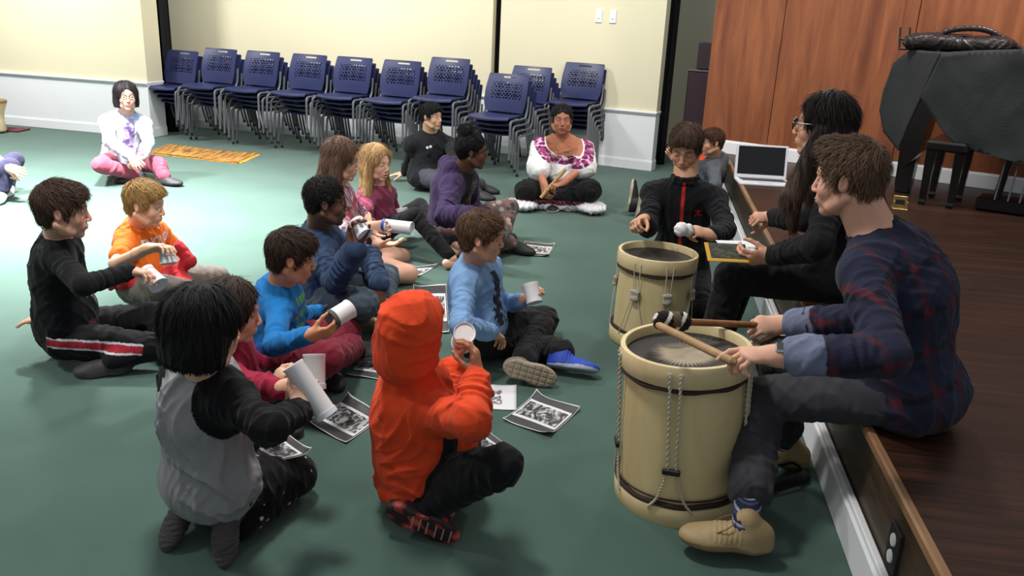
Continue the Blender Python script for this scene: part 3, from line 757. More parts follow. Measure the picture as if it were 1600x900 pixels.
# --------------------------------------------------------- pose solving
LEN = dict(T=.50, hd=.20, ua=.285, fa=.255, th=.43, sh=.42)
def jt(spec, parent, L, K):
    """joint from a spec: ('n'|'f', px, py[, factor]) on a sphere of limb length about the parent, ('z', px, py, z), ('y', px, py, Y), ('d', v, len) offset"""
    m = spec[0]
    if m in 'nf': return on_sphere(parent, L*K*(spec[3] if len(spec) > 3 else 1), spec[1], spec[2], m)
    if m == 'z': return Z(spec[1], spec[2], spec[3])
    if m == 'y': return YP(spec[1], spec[2], spec[3])
    if m == 'a': return A(*spec[1:])
    if m == 'v': return YP(spec[1], spec[2], parent[1]+spec[3]*K)
    if m == 'd': return parent+np.array(spec[1], float)*(spec[2] if len(spec) > 2 else 1)
def pose(n, s):
    K = s['K']; J = {}
    pel = J['pel'] = jt(s['pel'], None, 0, K)
    yaw = appyaw(pel, s['face']); hy = appyaw(pel, s.get('hface', s['face']))
    nk = J['nk'] = jt(s['nk'], pel, LEN['T'], K)
    f = dirv(yaw); lat = A(-f[1], f[0], 0); up = nz(nk-pel); lat = nz(lat-up*(lat@up)*.6); tilt = s.get('tilt', 0); lat = nz(lat+up*tilt)
    J['lat'] = lat; J['up'] = up; J['fw'] = nz(np.cross(lat, up))
    J['ch'] = (pel+nk)/2-J['fw']*s.get('hunch', .02)*K+up*.03*K
    fh = dirv(hy); lh = A(-fh[1], fh[0], 0); J['lath'] = lh; J['fwh'] = fh
    sw = s.get('sw', .152)*K
    for sd, g in (('L', 1), ('R', -1)):
        J['sh'+sd] = nk-up*.078*K+lat*g*sw+J['fw']*s.get('shf', .0)*K
        J['hp'+sd] = pel+lh*g*.09*K
        for a, b, L, key in (('el', 'sh', LEN['ua'], 'el'), ('wr', 'el', LEN['fa'], 'wr'), ('kn', 'hp', LEN['th'], 'kn'), ('an', 'kn', LEN['sh'], 'an')):
            if key+sd in s: J[a+sd] = jt(s[key+sd], J[b+sd], L, K)
            else: J[a+sd] = J[b+sd]+A(0, 0, -1)*L*K*.6
            if key+sd in s and s[key+sd][0] in 'nfzy':
                q = PR(J[a+sd]); e = math.hypot(q[0]-s[key+sd][1], q[1]-s[key+sd][2]); l = np.linalg.norm(J[a+sd]-J[b+sd])/(L*K)
                if e > 6 or abs(l-1) > .18 or J[a+sd][2] < .02: print('POSE %s %s%s err %.0fpx len x%.2f z %.2f' % (n, a, sd, e, l, J[a+sd][2]))
    S = s.get('S', .235 if K > .9 else .212)
    if s['hd'][0] == 'b':
        lk = dirv(appyaw(nk, s['look'][0])); pref = nz(A(0, 0, 1)+.2*lk); c_ = [on_sphere(nk, .80*S, s['hd'][1], s['hd'][2], q) for q in 'nf']; J['hd'] = max(c_, key=lambda v: (v-nk)@pref)
        q = PR(J['hd']); e = math.hypot(q[0]-s['hd'][1], q[1]-s['hd'][2])
        if e > 3: print('POSE %s head err %.0fpx' % (n, e), np.round((np.array(s['hd'][1:3])-q), 0))
    else: J['hd'] = jt(s['hd'], nk, LEN['hd'], max(K, .85))
    print('POSE %s T %.2f hdv %s' % (n, np.linalg.norm(nk-pel)/(LEN['T']*K), np.round(J['hd']-nk, 2)))
    return J
def torso(h, J, K, g=0., k=.05, w=1., d=1., belly=0., col=None, bottom=0., hem=True):
    R = np.stack([J['fw'], J['lat'], J['up']], 1); up = J['up']; pel, nk, ch = J['pel'], J['nk'], J['ch']; fwh, lh = J['fwh'], J['lath']
    Rh = np.stack([fwh, lh, np.cross(fwh, lh)], 1)
    if hem: h.E(pel+up*.03*K, ((.115+belly*.6)*K*d+g, .155*K*w+g, .12*K+bottom), Rh, k=k, col=col)
    h.E((pel*.62+ch*.38)+up*.03*K+J['fw']*belly*.5*K, ((.11+belly)*K*d+g, .145*K*w+g, .15*K), R, k=k, col=col)
    h.E(ch+up*.02*K, (.112*K*d+g, .138*K*w+g, .16*K), R, k=k, col=col)
    h.E((nk*.62+ch*.38)-up*.0*K, (.090*K*d+g, .125*K*w+g, .105*K), R, k=k, col=col)
    h.C(J['shL'], J['shR'], .046*K+g*.9, .046*K+g*.9, k=k, col=col)
    for s_ in 'LR': h.C(nk+up*.005*K, J['sh'+s_]+up*.005*K, .040*K+g*.6, .042*K+g*.8, k=k, col=col)
def legs(h, J, K, g=0., r=(.086, .060, .045), fold=0., col=None, upto=1.0, sides='LR', sf=0, tf=1.0):
    for s_ in sides:
        a, b, c = J['hp'+s_], J['kn'+s_], J['an'+s_]
        h.C(a, a+(b-a)*tf, r[0]*K+g, (r[0]*(1-tf)+r[1]*tf)*K+g, k=.03, col=col, fold=fold, lam=.055, fr=(.35, 1), fph=sf)
        if upto > .0: h.C(b, b+(c-b)*upto, (r[1]-.003)*K+g, (r[1]*(1-upto)+r[2]*upto)*K+g, k=.02, col=col, fold=fold, lam=.045, fr=(0, 1), fph=sf+1)
        calf = b+(c-b)*.3
    return h
def arms(h, J, K, g=0., r=(.050, .040, .030), fold=0., col=None, upto=.93, up2=1.0, sides='LR', lam=.038):
    for s_ in sides:
        a, b, c = J['sh'+s_], J['el'+s_], J['wr'+s_]
        h.C(a, a+(b-a)*up2, r[0]*K+g, (r[0]*(1-up2)+r[1]*up2)*K+g, k=.025, col=col, fold=fold, lam=lam, fr=(.25, 1))
        if up2 >= 1 and upto > 0: h.C(b, b+(c-b)*upto, r[1]*K+g, (r[1]*(1-upto)+r[2]*upto)*K+g, k=.018, col=col, fold=fold, lam=lam*.9, fr=(0, .9), fph=2)
    return h
PEO = {}
def make_person(nm, s, build_clothes):
    J = pose(nm, s); K = s['K']; sk = np.array(rgb(s['skin'])); base = A(J['pel'][0], J['pel'][1], 0)
    dist = np.linalg.norm(J['nk']-EYE); px = dist/F; det = lambda lo, m=.9: max(lo, px*m)
    S = s.get('S', .235 if K > .9 else .212)
    parts = []
    # head
    yaw = appyaw(J['hd'], s['look'][0]); Rh = np.array((Matrix.Rotation(R_(yaw), 3, 'Z') @ Matrix.Rotation(R_(-s['look'][1]), 3, 'Y') @ Matrix.Rotation(R_(s['look'][2] if len(s['look']) > 2 else 0), 3, 'X')))
    if s.get('headmesh', True):
        V, Fq, C = head_parts(S, sk, det(.0026, .8), **s.get('head', {})); V[:, 0] *= .94; parts.append((V@Rh.T+J['hd'], Fq, C))
    # neck, limbs and trunk under the clothes
    b = Sh(); nr = s.get('nr', .062 if K > .9 else .052)
    b.C(J['hd']+Rh@A(-.10*S, 0, -.18*S), J['nk']-J['up']*.02, nr, nr*1.12, k=.03)
    for s_ in 'LR': b.C(J['nk']-J['up']*.02, J['sh'+s_]-J['up']*.01, nr*.55, .036*K, k=.05)
    torso(b, J, K*.86, 0, k=.05)
    V, Fq, C = b.mesh(det(.006), base=sk); parts.append((V, Fq, C))
    b = Sh(); arms(b, J, K*.9, r=(.046, .036, .030), upto=1.0); V, Fq, C = b.mesh(det(.0055), base=sk); parts.append((V, Fq, C))
    b = Sh(); legs(b, J, K*.88, r=s.get('lr', (.08, .056, .042))); V, Fq, C = b.mesh(det(.008), base=sk); parts.append((V, Fq, C))
    HS_ = s.get('hs', .185 if K > .9 else .155)
    for sd, g in (('L', 1), ('R', -1)):
        hh = s.get('hand'+sd)
        if hh is None: continue
        h = Sh(); fa = nz(J['wr'+sd]-J['el'+sd]); fw = hh.get('f', fa); J['hf'+sd] = fw
        R = hand_shape(h, J['wr'+sd], fw, hh['p'], g, HS_, None, hh.get('c', .4), hh.get('s', .1), hh.get('t', .4)); J['hR'+sd] = R
        h.C(J['wr'+sd]-fa*.09*K, J['wr'+sd], .034*K, .029*K, k=.02)
        V, Fq, C = h.mesh(det(.0022, .8), base=sk); x = C.copy()
        parts.append((V, Fq, x))
    for sd in 'LR':
        if 'foot'+sd in s:      # bare foot
            h = Sh(); f, u = s['foot'+sd]; R = frame(f, u); an = J['an'+sd]; L = .235*K/.85
            h.E(an+R@A(-.1*L, 0, -.10*L), (.16*L, .11*L, .13*L), R, k=.03); h.E(an+R@A(.2*L, 0, -.14*L), (.33*L, .13*L, .09*L), R, k=.04); h.E(an+R@A(.45*L, 0, -.18*L), (.2*L, .16*L, .06*L), R, k=.03)
            for i in range(5): h.C(an+R@A(.52*L, (-.13+.065*i)*L, -.19*L), an+R@A((.68-.03*abs(i-3))*L, (-.13+.065*i)*L, -.20*L), .032*L, k=.004)
            parts.append(h.mesh(det(.003), base=sk))
    V, Fq, C = cat(parts)
    body = qmesh('person', V, Fq, C, M_SKIN, None, base); body.location = base
    tag(body, s['label'], 'person', s.get('group'))
    if s.get('hair'):
        hs = dict(s['hair']); V, Fq, C = hair_mesh(S, hs.pop('style'), rgb(hs.pop('col')), det(.0045), **hs); V[:, 0] *= .94
        qmesh('hair', V@Rh.T+J['hd'], Fq, C, M_HAIR, body, base)
    PEO[nm] = J
    ctx = dict(J=J, K=K, body=body, base=base, det=det, Rh=Rh, S=S, nm=nm, sk=sk, seed=s.get('seed', 1))
    build_clothes(ctx)
    if s.get('glasses'):
        g = MB(); P = lambda x, y, z: J['hd']+Rh@(A(x, y, z)*S)
        for y in (-1, 1):
            g.tube([P(.43, y*.135+.105*math.cos(t), .0+.075*math.sin(t)) for t in np.linspace(0, 6.283, 20)[:-1]], .0022*s['glasses'], 6, closed=True)
            g.tube([P(.42, y*.235, .02), P(.2, y*.325, .03), P(-.02, y*.335, .02)], .002*s['glasses'], 6)
        g.tube([P(.43, -.035, .02), P(.445, 0, .03), P(.43, .035, .02)], .002*s['glasses'], 6)
        o = g.build('glasses', M_GLASSF, body, smooth=True)
        for v in o.data.vertices: v.co -= Vector(base)
    return ctx
def piece(ctx, name, h, res=.006, disp=None, base=(.5, .5, .5), m=None, colfn=None, parent=None, label=None):
    V, Fq, C = h.mesh(ctx['det'](res), disp=disp, base=base)
    if colfn: C = colfn(V, C)
    o = qmesh(name, V, Fq, C, m or M_CLOTH, parent or ctx['body'], ctx['base'])
    if label: o['label'] = label
    return o
def ring(h, c, ax, R, r, col=None, k=.008, n=10, sq=None):
    ax = nz(ax); u = nz(np.cross(ax, A(.3, .5, .81))); v = np.cross(ax, u); pts = [c+(u*math.cos(t)+v*math.sin(t))*R for t in np.linspace(0, 2*math.pi, n+1)]
    for a, b_ in zip(pts[:-1], pts[1:]): h.C(a, b_, r, k=k, col=col)
def collar(h, c, ax, R, hgt, r, open_at=None, col=None):
    ax = nz(ax); u = nz(np.cross(ax, A(.3, .5, .81))) if open_at is None else nz(open_at-ax*(ax@open_at)); v = np.cross(ax, u); ts = np.linspace(.45 if open_at is not None else 0, 2*math.pi-(.45 if open_at is not None else 0), 13)
    for j in (0, .5, 1):
        pts = [c+ax*hgt*j*(1 if open_at is None else .6-.4*math.cos(t))+(u*math.cos(t)+v*math.sin(t))*R*(1-.06*j) for t in ts]
        for a, b_ in zip(pts[:-1], pts[1:]): h.C(a, b_, r, k=.010, col=col)
def top(ctx, col, g=.012, sleeve='long', fold=.004, disp=.006, collar='crew', colfn=None, name='shirt', w=1., d=1., belly=0., res=.0055, cuff=None, sides=None, label=None, bottom=0., upto=.93, sr=(.045, .036, .028), extra=None, lam=.038):
    J, K = ctx['J'], ctx['K']; h = Sh(); c = None
    torso(h, J, K, g, w=w, d=d, belly=belly, bottom=bottom)
    if sleeve == 'long': arms(h, J, K, g*.8, r=sr, fold=fold, upto=upto, lam=lam)
    elif sleeve == 'short': arms(h, J, K, g, r=sr, fold=fold, upto=0, up2=.62)
    elif sleeve == 'elbow': arms(h, J, K, g, r=sr, fold=fold, upto=.15)
    nr = .062 if K > .9 else .05
    if collar == 'crew': ring(h, J['nk']+J['up']*.012*K, J['up']+J['fw']*-.35, nr*1.02, .008)
    if collar == 'high': ring(h, J['nk']+J['up']*.03*K, J['up']-J['fw']*.15, nr*1.02, .013); ring(h, J['nk']+J['up']*.05*K, J['up']-J['fw']*.15, nr*1.02, .010)
    if sleeve == 'long' and cuff:
        for s_ in 'LR':
            a = nz(J['wr'+s_]-J['el'+s_]); p = J['el'+s_]+(J['wr'+s_]-J['el'+s_])*upto; h.C(p-a*.035*K, p, sr[2]*K+g*.5, sr[2]*K+g*.45, k=.006, col=cuff)
    if extra: extra(h)
    return piece(ctx, name, h, res, disp=fold_disp(disp, ctx['seed'], K*1.1, J['up']), base=rgb(col), colfn=colfn, label=label)
def bottoms(ctx, col, g=.01, r=(.080, .056, .042), fold=.004, disp=.004, upto=.93, name='trousers', colfn=None, res=.0065, seat=True, sides='LR', extra=None, label=None, tf=1.0):
    J, K = ctx['J'], ctx['K']; h = Sh()
    Rh = np.stack([J['fwh'], J['lath'], A(0, 0, 1)], 1)
    if seat: h.E(J['pel'], (.110*K+g, .150*K+g, .100*K+g), Rh, k=.05)
    legs(h, J, K, g, r=r, fold=fold, upto=upto, sides=sides, tf=tf)
    h.HS((0, 0, -1), -.004, k=.004) if ctx['nm'] not in ('man', 'reader') else None
    if extra: extra(h)
    return piece(ctx, name, h, res, disp=fold_disp(disp, ctx['seed']+50, K), base=rgb(col), colfn=colfn, label=label)
def shoe(ctx, sd, fwd, up, L, upper, sole, kind='trainer', label=None, off=(0, 0, 0), **kw):
    J = ctx['J']; g = 1 if sd == 'L' else -1
    V, Fq, C = shoe_mesh(J['an'+sd]+np.array(off, float), fwd, up, L, rgb(upper), rgb(sole), kind, ctx['det'](.0035), g, **kw)
    zlo = V[:, 2].min()
    if zlo < .001 and ctx['nm'] not in (): V[:, 2] += .001-zlo
    return qmesh('shoe' if kind != 'sock' else 'sock', V, Fq, C, M_SHOE if kind != 'sock' else M_CLOTH, ctx['body'], ctx['base'])
# ---------------------------------------------------------------- the people
UPV = A(0, 0, 1)
def plaid(V, C, ctx):
    """dark blue shirt with washed red checks, following body coordinates"""
    J = ctx['J']; q = V-J['pel']; u = q@J['up']; l = q@J['lat']; f = q@J['fw']
    a = (np.abs(((l+f*.6)/.115) % 1-.5) < .10); b = (np.abs((u/.125+.2) % 1-.5) < .09)
    n = np.sin(V@A(60, 45, 70))*.5+np.sin(V@A(-33, 90, 41)+1)*.5
    base = np.array(rgb('#23263a')); red = np.array(rgb('#4c2029')); navy = np.array(rgb('#171a28'))
    C[:] = base; C[b] = navy; C[a] = base*.75+red*.25; m = a & b; C[m] = red
    m = (a | b) & (n > .35); C[m] = C[m]*.4+red*.6
    return C
def man(ctx):
    J, K = ctx['J'], ctx['K']
    def ex(h):
        for s_ in 'LR':   # rolled pale cuffs
            a = nz(J['wr'+s_]-J['el'+s_]); p = J['wr'+s_]-a*.055; h.C(p-a*.045, p, .057, .056, k=.004, col=rgb('#6a7088'), sq=(A(0, 0, 1), 1.0))
        nkk = J['nk']+J['up']*.012; collar(h, J['nk']-J['up']*.005, J['up']+J['fw']*-.25, .074, .034, .009, J['fw'])
        for g in (1, -1): h.C(nkk-J['fw']*.05+J['lat']*.045*g, nkk+J['fw']*.065+J['lat']*.05*g-J['up']*.06, .014, .014, k=.01, sq=(J['up'], 1.3))
        h.E(J['pel']-J['fw']*.03-J['up']*.02, (.15, .20, .13), np.stack([J['fwh'], J['lath'], A(0, 0, 1)], 1), k=.04)
    def cf(V, C):
        cu = np.array(rgb('#6a7088')); m = (np.abs(C-cu).sum(1) < 1e-4); C2 = plaid(V, C.copy(), ctx); C2[m] = cu; return C2
    top(ctx, '#23263a', g=.013, fold=.005, disp=.007, collar='none', colfn=cf, name='plaid_shirt', extra=ex, res=.005, upto=.80, sr=(.054, .045, .040), d=1.1)
    bottoms(ctx, '#37363a', g=.012, r=(.085, .060, .052), fold=.004, disp=.006, upto=.74, label='dark grey trousers rolled at the ankle', extra=lambda h: [h.C(J['kn'+s_]+(J['an'+s_]-J['kn'+s_])*.67, J['kn'+s_]+(J['an'+s_]-J['kn'+s_])*.75, .070, .069, k=.005) for s_ in 'LR'])
    for s_ in 'LR':
        h = Sh(); a = J['an'+s_]; b = J['kn'+s_]; h.C(a+A(0, 0, .0), a+(b-a)*.28, .040, .045, k=.01)
        def sc(V, C):
            z = V[:, 2]; C[:] = rgb('#22263c'); m = np.abs((z/.030) % 1-.5) < .12; C[m] = rgb('#8d93a8'); C[(np.abs((z/.030+.35) % 1-.5) < .07)] = rgb('#454b66'); return C
        sk_ = piece(ctx, 'sock', h, .003, colfn=sc); f_ = nz(FT['man'+s_][0]); sd = np.cross(UPV, f_); lc = MB()
        for i in range(4):
            p = a+f_*(.035+.022*i)+UPV*(-.012-.011*i)
            lc.tube(spline([p-sd*.022, p+UPV*.007, p+sd*.022], 4), .0025, 6)
        for g in (1, -1): lc.tube(spline([a+f_*.03+UPV*.0, a+f_*.03+sd*g*.02+UPV*.012, a+f_*.055+sd*g*.035+UPV*-.005, a+f_*.085+sd*g*.035-UPV*.025], 5), .0022, 6)
        lo = lc.build('laces', mat('lace', '#6f5a3c', .8), ctx['body'], smooth=True)
        for v in lo.data.vertices: v.co -= Vector(ctx['base'])
        shoe(ctx, s_, *FT['man'+s_], .275, '#a08a62', '#8a7452', 'boot')
    # watch and bracelets on the near wrist
    a = nz(J['wrL']-J['elL']); c = J['wrL']-a*.012; n = -nz(J['hRL'][:, 2]); 
    h = Sh(); ring(h, c, a, .030, .0045, n=14, k=.003); piece(ctx, 'watch_strap', h, .0022, base=rgb('#9fb0bd'), m=M_SHOE)
    up_ = nz(UP*.7-FW*.7); up_ = nz(up_-a*(up_@a)); R = frame(a, up_)
    MB().box(c+up_*.033, (.019, .017, .006), R, .004).build('watch_case', mat('watch_metal', '#a8abb0', .3, metal=.8), None); w_ = bpy.data.objects['watch_case']; w_.parent = ctx['body']; w_.matrix_parent_inverse = Matrix.Translation(-Vector(ctx['base']))
    o = MB().box(c+up_*.0385, (.015, .013, .001), R, 0).build('watch_face', M_DARK, w_)
    for k, colr in ((.022, '#8c3034'), (.031, '#b7b2a8'), (.040, '#5b4a45')):
        h = Sh(); ring(h, c-a*k, a, .0315, .0045, n=14, k=.003); piece(ctx, 'bracelet', h, .0022, base=rgb(colr), m=M_SHOE)
FT = {'manL': (A(-.97, .0, .0), A(0, 0, 1)), 'manR': (A(-.9, .35, 0), A(0, 0, 1))}
P18 = make_person('man', dict(K=1.05, S=.235, skin='#cf9e86', face=168, look=(166, -6), seed=3, label='young man in a dark plaid shirt seated on the stage edge at the nearest drum',
    pel=('z', 1412, 600, .545), nk=('v', 1368, 368, .0), hd=('b', 1326, 280), hunch=.05,
    elL=('n', 1386, 556), wrL=('f', 1207, 556), elR=('f', 1345, 500), wrR=('f', 1222, 507),
    knL=('f', 1192, 622), anL=('z', 1164, 818, .125), knR=('f', 1215, 560), anR=('d', A(.1, .1, -.40)),
    handL=dict(f=VW(-1, .05, .1), p=VW(-.1, -.9, -.4), c=[.25, .55, .6, .65], t=.8), handR=dict(f=VW(-1, -.02, .15), p=VW(0, -.5, -.8), c=[.75, .8, .85, .9], t=.9),
    hair=dict(style='short', col='#66503f', tufts=3000, tl=.036, tw=.0026, lift=.010, seed=5, vol=-.012, hl=.09, extra=[((.20, 0, .42), (.20, .20, .10))]), head=dict(brow=np.array(rgb('#3f2c22')), male=True)), man)

def hoodie(ctx):
    J, K, S, Rh = ctx['J'], ctx['K'], ctx['S'], ctx['Rh']
    def ex(h):
        P = lambda x, y, z: J['hd']+Rh@(A(x, y, z)*S)
        h.E(P(-.05, 0, .12), A(.50, .425, .57)*S, Rh, k=.03); h.E(P(-.10, 0, -.25), A(.36, .36, .36)*S, Rh, k=.05); h.C(P(-.12, 0, -.3), J['nk']+J['up']*.03, .30*S, .075, k=.04)
        ring(h, J['nk']+J['up']*.02, J['up'], .070, .026, k=.03)
        h.E(P(.52, 0, -.02), A(.40, .34, .46)*S, Rh, k=.02, op='s')
        p = J['pel']; Rt = np.stack([J['fwh'], J['lath'], A(0, 0, 1)], 1)
        for i in range(14):
            t0, t1 = 2*math.pi*i/14, 2*math.pi*(i+1)/14
            q = [p+Rt@A(.165*math.cos(t)+.03, .150*math.sin(t), -.035) for t in (t0, t1)]; h.C(q[0], q[1], .016, k=.012, sq=(A(0, 0, 1), 1.7))
        h.E(p+J['fwh']*.03+A(0, 0, .09), (.155, .145, .19), Rt, k=.05)
        for s_ in 'LR':
            a = nz(J['wr'+s_]-J['el'+s_]); h.C(J['wr'+s_]-a*.05, J['wr'+s_]-a*.012, .031, .030, k=.006)
    def cf(V, C):
        q = V-J['pel']; l = q@J['lat']; z = q@J['up']; f = q@J['fw']
        C[:] = rgb('#d0431f'); wv = .012*np.sin(z*28)
        m = (l < -.07) & (f+wv > -.03+.08*z) & (f+wv < .035+.08*z) & (z > -.01) & (z < .27); C[m] = rgb('#191b1c'); return C
    top(ctx, '#d0431f', g=.024, d=1.2, w=1.08, belly=.01, fold=.006, disp=.008, collar='none', colfn=cf, name='hooded_sweatshirt', extra=ex, res=.0045, upto=.86, sr=(.050, .046, .036))
    bottoms(ctx, '#0e0f12', g=.012, r=(.086, .064, .05), fold=.004, disp=.005)
    def pat(Q, C):
        x, y, z = Q.T; n = np.sin(x*21+y*9)+np.sin(y*31-x*11+z*8)+np.sin(z*40+x*9); C = C.copy()
        C[n > .35] = rgb('#8d2f2a'); C[n <= .35] = rgb('#2a1c1e'); C[n > 1.6] = rgb('#c0544a'); s_ = (z < -.25) & (np.abs((x/.11) % 1-.5) < .08) & (x > .05) & (np.abs(y) < .12); C[s_] = rgb('#b9a79a'); return C
    shoe(ctx, 'R', VW(.93, -.34, .1), VW(.1, .55, -.8), .235, '#7a2a26', '#5a2220', 'trainer', pattern=pat)
    shoe(ctx, 'L', VW(.2, -.3, .9), VW(-.7, .7, .0), .235, '#7a2a26', '#5a2220', 'trainer', pattern=pat)
P14 = make_person('hoodie', dict(K=.80, S=.222, skin='#b27a5e', face=30, look=(26, -4), seed=11, label='child in an orange hooded sweatshirt with the hood up, kneeling with back turned',
    pel=('z', 658, 738, .14), nk=('v', 650, 598, .0), hd=('b', 646, 528), hunch=.03,
    elR=('n', 736, 656), wrR=('f', 744, 588), elL=('f', 690, 640), wrL=('f', 714, 566),
    knR=('n', 783, 728), anR=('z', 650, 800, .06), knL=('f', 725, 700), anL=('z', 668, 762, .07),
    handR=dict(f=VW(-.05, 1, .1), p=VW(-.9, .1, -.2), c=[.35, .4, .45, .5], t=.6, s=.2), handL=dict(f=VW(.1, 1, 0), p=VW(.8, .2, .2), c=.4, t=.6),
    hair=dict(style='short', col='#1a1412', tufts=10)), hoodie)
# ---------------------------------------------------------------- children and adults on the carpet
SKA, SKB, SKD = '#d8ab90', '#d3a087', '#5a3a2b'
UPV = A(0, 0, 1)
def simple(*fns):
    def f(ctx):
        for g in fns: g(ctx)
    return f
def patch(V, ctx, n, col, C, u0, u1, l0, l1, test=None, front=1):
    """paint cloth colour inside a rectangle on the chest (print on the shirt)"""
    J = ctx['J']; q = V-J['pel']; K = ctx['K']; u = q@J['up']/K; l = q@J['lat']/K; f = q@J['fw']*front
    m = (u > u0) & (u < u1) & (l > l0) & (l < l1) & (f > .02)
    if test is not None: m &= test((u-u0)/(u1-u0), (l-l0)/(l1-l0))
    C[m] = rgb(col); return C

# boy in black at the far left of the group
def boy_black(ctx):
    def cf(V, C):
        C[:] = rgb('#0f1013')
        patch(V, ctx, 1, '#d8d8d8', C, .20, .37, -.09, -.01, lambda u, l: (((u-.8)**2*3+(l-.3)**2*2) < .05) | ((np.abs(u-.35) < .22+.1*np.sin(l*14)) & (l > .15) & (np.sin(u*31+l*17) > -.2)))
        patch(V, ctx, 1, '#8a2530', C, .02, .10, -.12, -.05, lambda u, l: np.sin(u*17+l*23) > -.2)
        return C
    top(ctx, '#0f1013', g=.016, fold=.004, disp=.005, colfn=cf, belly=.02, label='black long sleeved shirt', name='shirt', upto=.95, res=.0045)
    def cp(V, C):
        J = ctx['J']; a, b = J['hpR'], J['knR']; ax = nz(b-a); q = V-a; h = q@ax; rad = q-h[:, None]*ax; rr = nz(-J['lath']*.72-UPV*.7); c = (rad@rr)/np.maximum(np.linalg.norm(rad, axis=1), 1e-6); zz = rad@nz(np.cross(ax, -J['lath']))
        C[:] = rgb('#141417'); on = (h > -.04) & (h < np.linalg.norm(b-a)*.98) & ((rad@(-J['lath'])) > .0)
        C[on & (np.abs(zz+.01) < .017)] = rgb('#9c2634'); C[on & (np.abs(np.abs(zz+.01)-.019) < .004)] = rgb('#c9c9cc'); return C
    bottoms(ctx, '#141417', g=.014, fold=.004, disp=.006, colfn=cp, label='black trousers with a red side stripe', res=.0045)
    shoe(ctx, 'R', VW(-.9, -.1, .25), VW(.1, .8, .4), .23, '#3a3838', '#57534e')
    shoe(ctx, 'L', VW(.9, 0, .3), VW(0, .9, .4), .23, '#3a3838', '#57534e')
make_person('boyblack', dict(K=.88, S=.245, skin=SKB, face=-5, look=(-8, -5), seed=21, label='boy in black with a red stripe down his trousers, at the left of the group',
    pel=('z', 103, 520, .13), nk=('v', 93, 366, .0), hd=('b', 97, 328), belly=.02,
    elR=('n', 130, 446), wrR=('f', 203, 424), elL=('f', 62, 440), wrL=('n', 70, 498),
    knR=('n', 236, 542), anR=('z', 175, 562, .07), knL=('f', 255, 492), anL=('z', 262, 540, .07),
    handR=dict(f=VW(1, -.1, .1), p=VW(.1, -1, -.1), c=[.35, .4, .45, .5], t=.5), handL=dict(f=VW(-1, -.1, -.1), p=-UPV, c=.15, t=.2),
    hair=dict(style='short', col='#4a382d', tufts=2200, tl=.05, fringe=.12, seed=7), head=dict(fat=.12, brow=np.array(rgb('#2c1e18')))), boy_black)

# boy in orange t-shirt
def boy_orange(ctx):
    J, K = ctx['J'], ctx['K']
    o = top(ctx, '#ee7426', g=.018, sleeve='short', fold=.003, disp=.006, name='t_shirt', label='orange t-shirt with pale lettering', belly=.01)
    ctx['top'] = o
    bottoms(ctx, '#6c655f', g=.02, r=(.09, .075, .06), fold=.003, upto=0, name='shorts', label='grey shorts')
    h = Sh(); Rt = np.stack([J['fwh'], J['lath'], UPV], 1); p = J['pel']+UPV*.04
    for i in range(16):
        t0, t1 = 6.283*i/16, 6.283*(i+1)/16; q = [p+Rt@A(.155*math.cos(t)*K/.88, .185*math.sin(t)*K/.88, .012*math.sin(3*t)) for t in (t0, t1)]; h.C(q[0], q[1], .026, k=.02, sq=(UPV, 1.3))
    kn = p+Rt@A(.17, .03, .02); h.E(kn, (.045, .04, .04), k=.02)
    h.C(kn, kn+VW(.7, .5, .2)*.10, .03, .035, k=.02); h.C(kn+VW(.7, .5, .2)*.10, kn+VW(.2, 1, .2)*.14, .035, .03, k=.01)
    h.C(kn, kn+VW(.6, -.6, .5)*.13, .035, .05, k=.02); h.C(kn, kn+VW(-.5, -.5, .7)*.13, .04, .06, k=.02)
    piece(ctx, 'tied_jacket', h, .005, disp=fold_disp(.010, 5, .7), base=rgb('#b02a30'), label='red jacket tied round the waist')
    shoe(ctx, 'L', VW(.8, -.2, .3), UPV, .23, '#1c1c1e', '#c9c9c4'); shoe(ctx, 'R', VW(.8, -.3, .4), UPV, .23, '#1c1c1e', '#c9c9c4')
PO = make_person('boyorange', dict(K=.86, S=.235, skin='#deb093', face=-32, look=(-25, -10), seed=22, label='boy in an orange t-shirt with a red jacket tied at the waist, sitting cross-legged',
    pel=('z', 225, 440, .14), nk=('v', 220, 352, .0), hd=('b', 226, 318),
    elR=('n', 180, 412), wrR=('n', 232, 388), elL=('f', 286, 398), wrL=('n', 262, 424),
    knR=('n', 285, 462), anR=('z', 322, 492, .06), knL=('f', 338, 438), anL=('z', 378, 465, .08),
    handR=dict(f=VW(1, .15, .2), p=VW(.25, -1, .0), c=[.3, .4, .45, .45], t=.5), handL=dict(f=VW(-.6, .5, .5), p=VW(-.2, .9, 0), c=.45, t=.6),
    hair=dict(style='short', col='#9a7a4a', tufts=2200, tl=.045, fringe=.05, seed=9, shine=1.25, hl=.05), head=dict(fat=.10, brow=np.array(rgb('#8a6040')))), boy_orange)
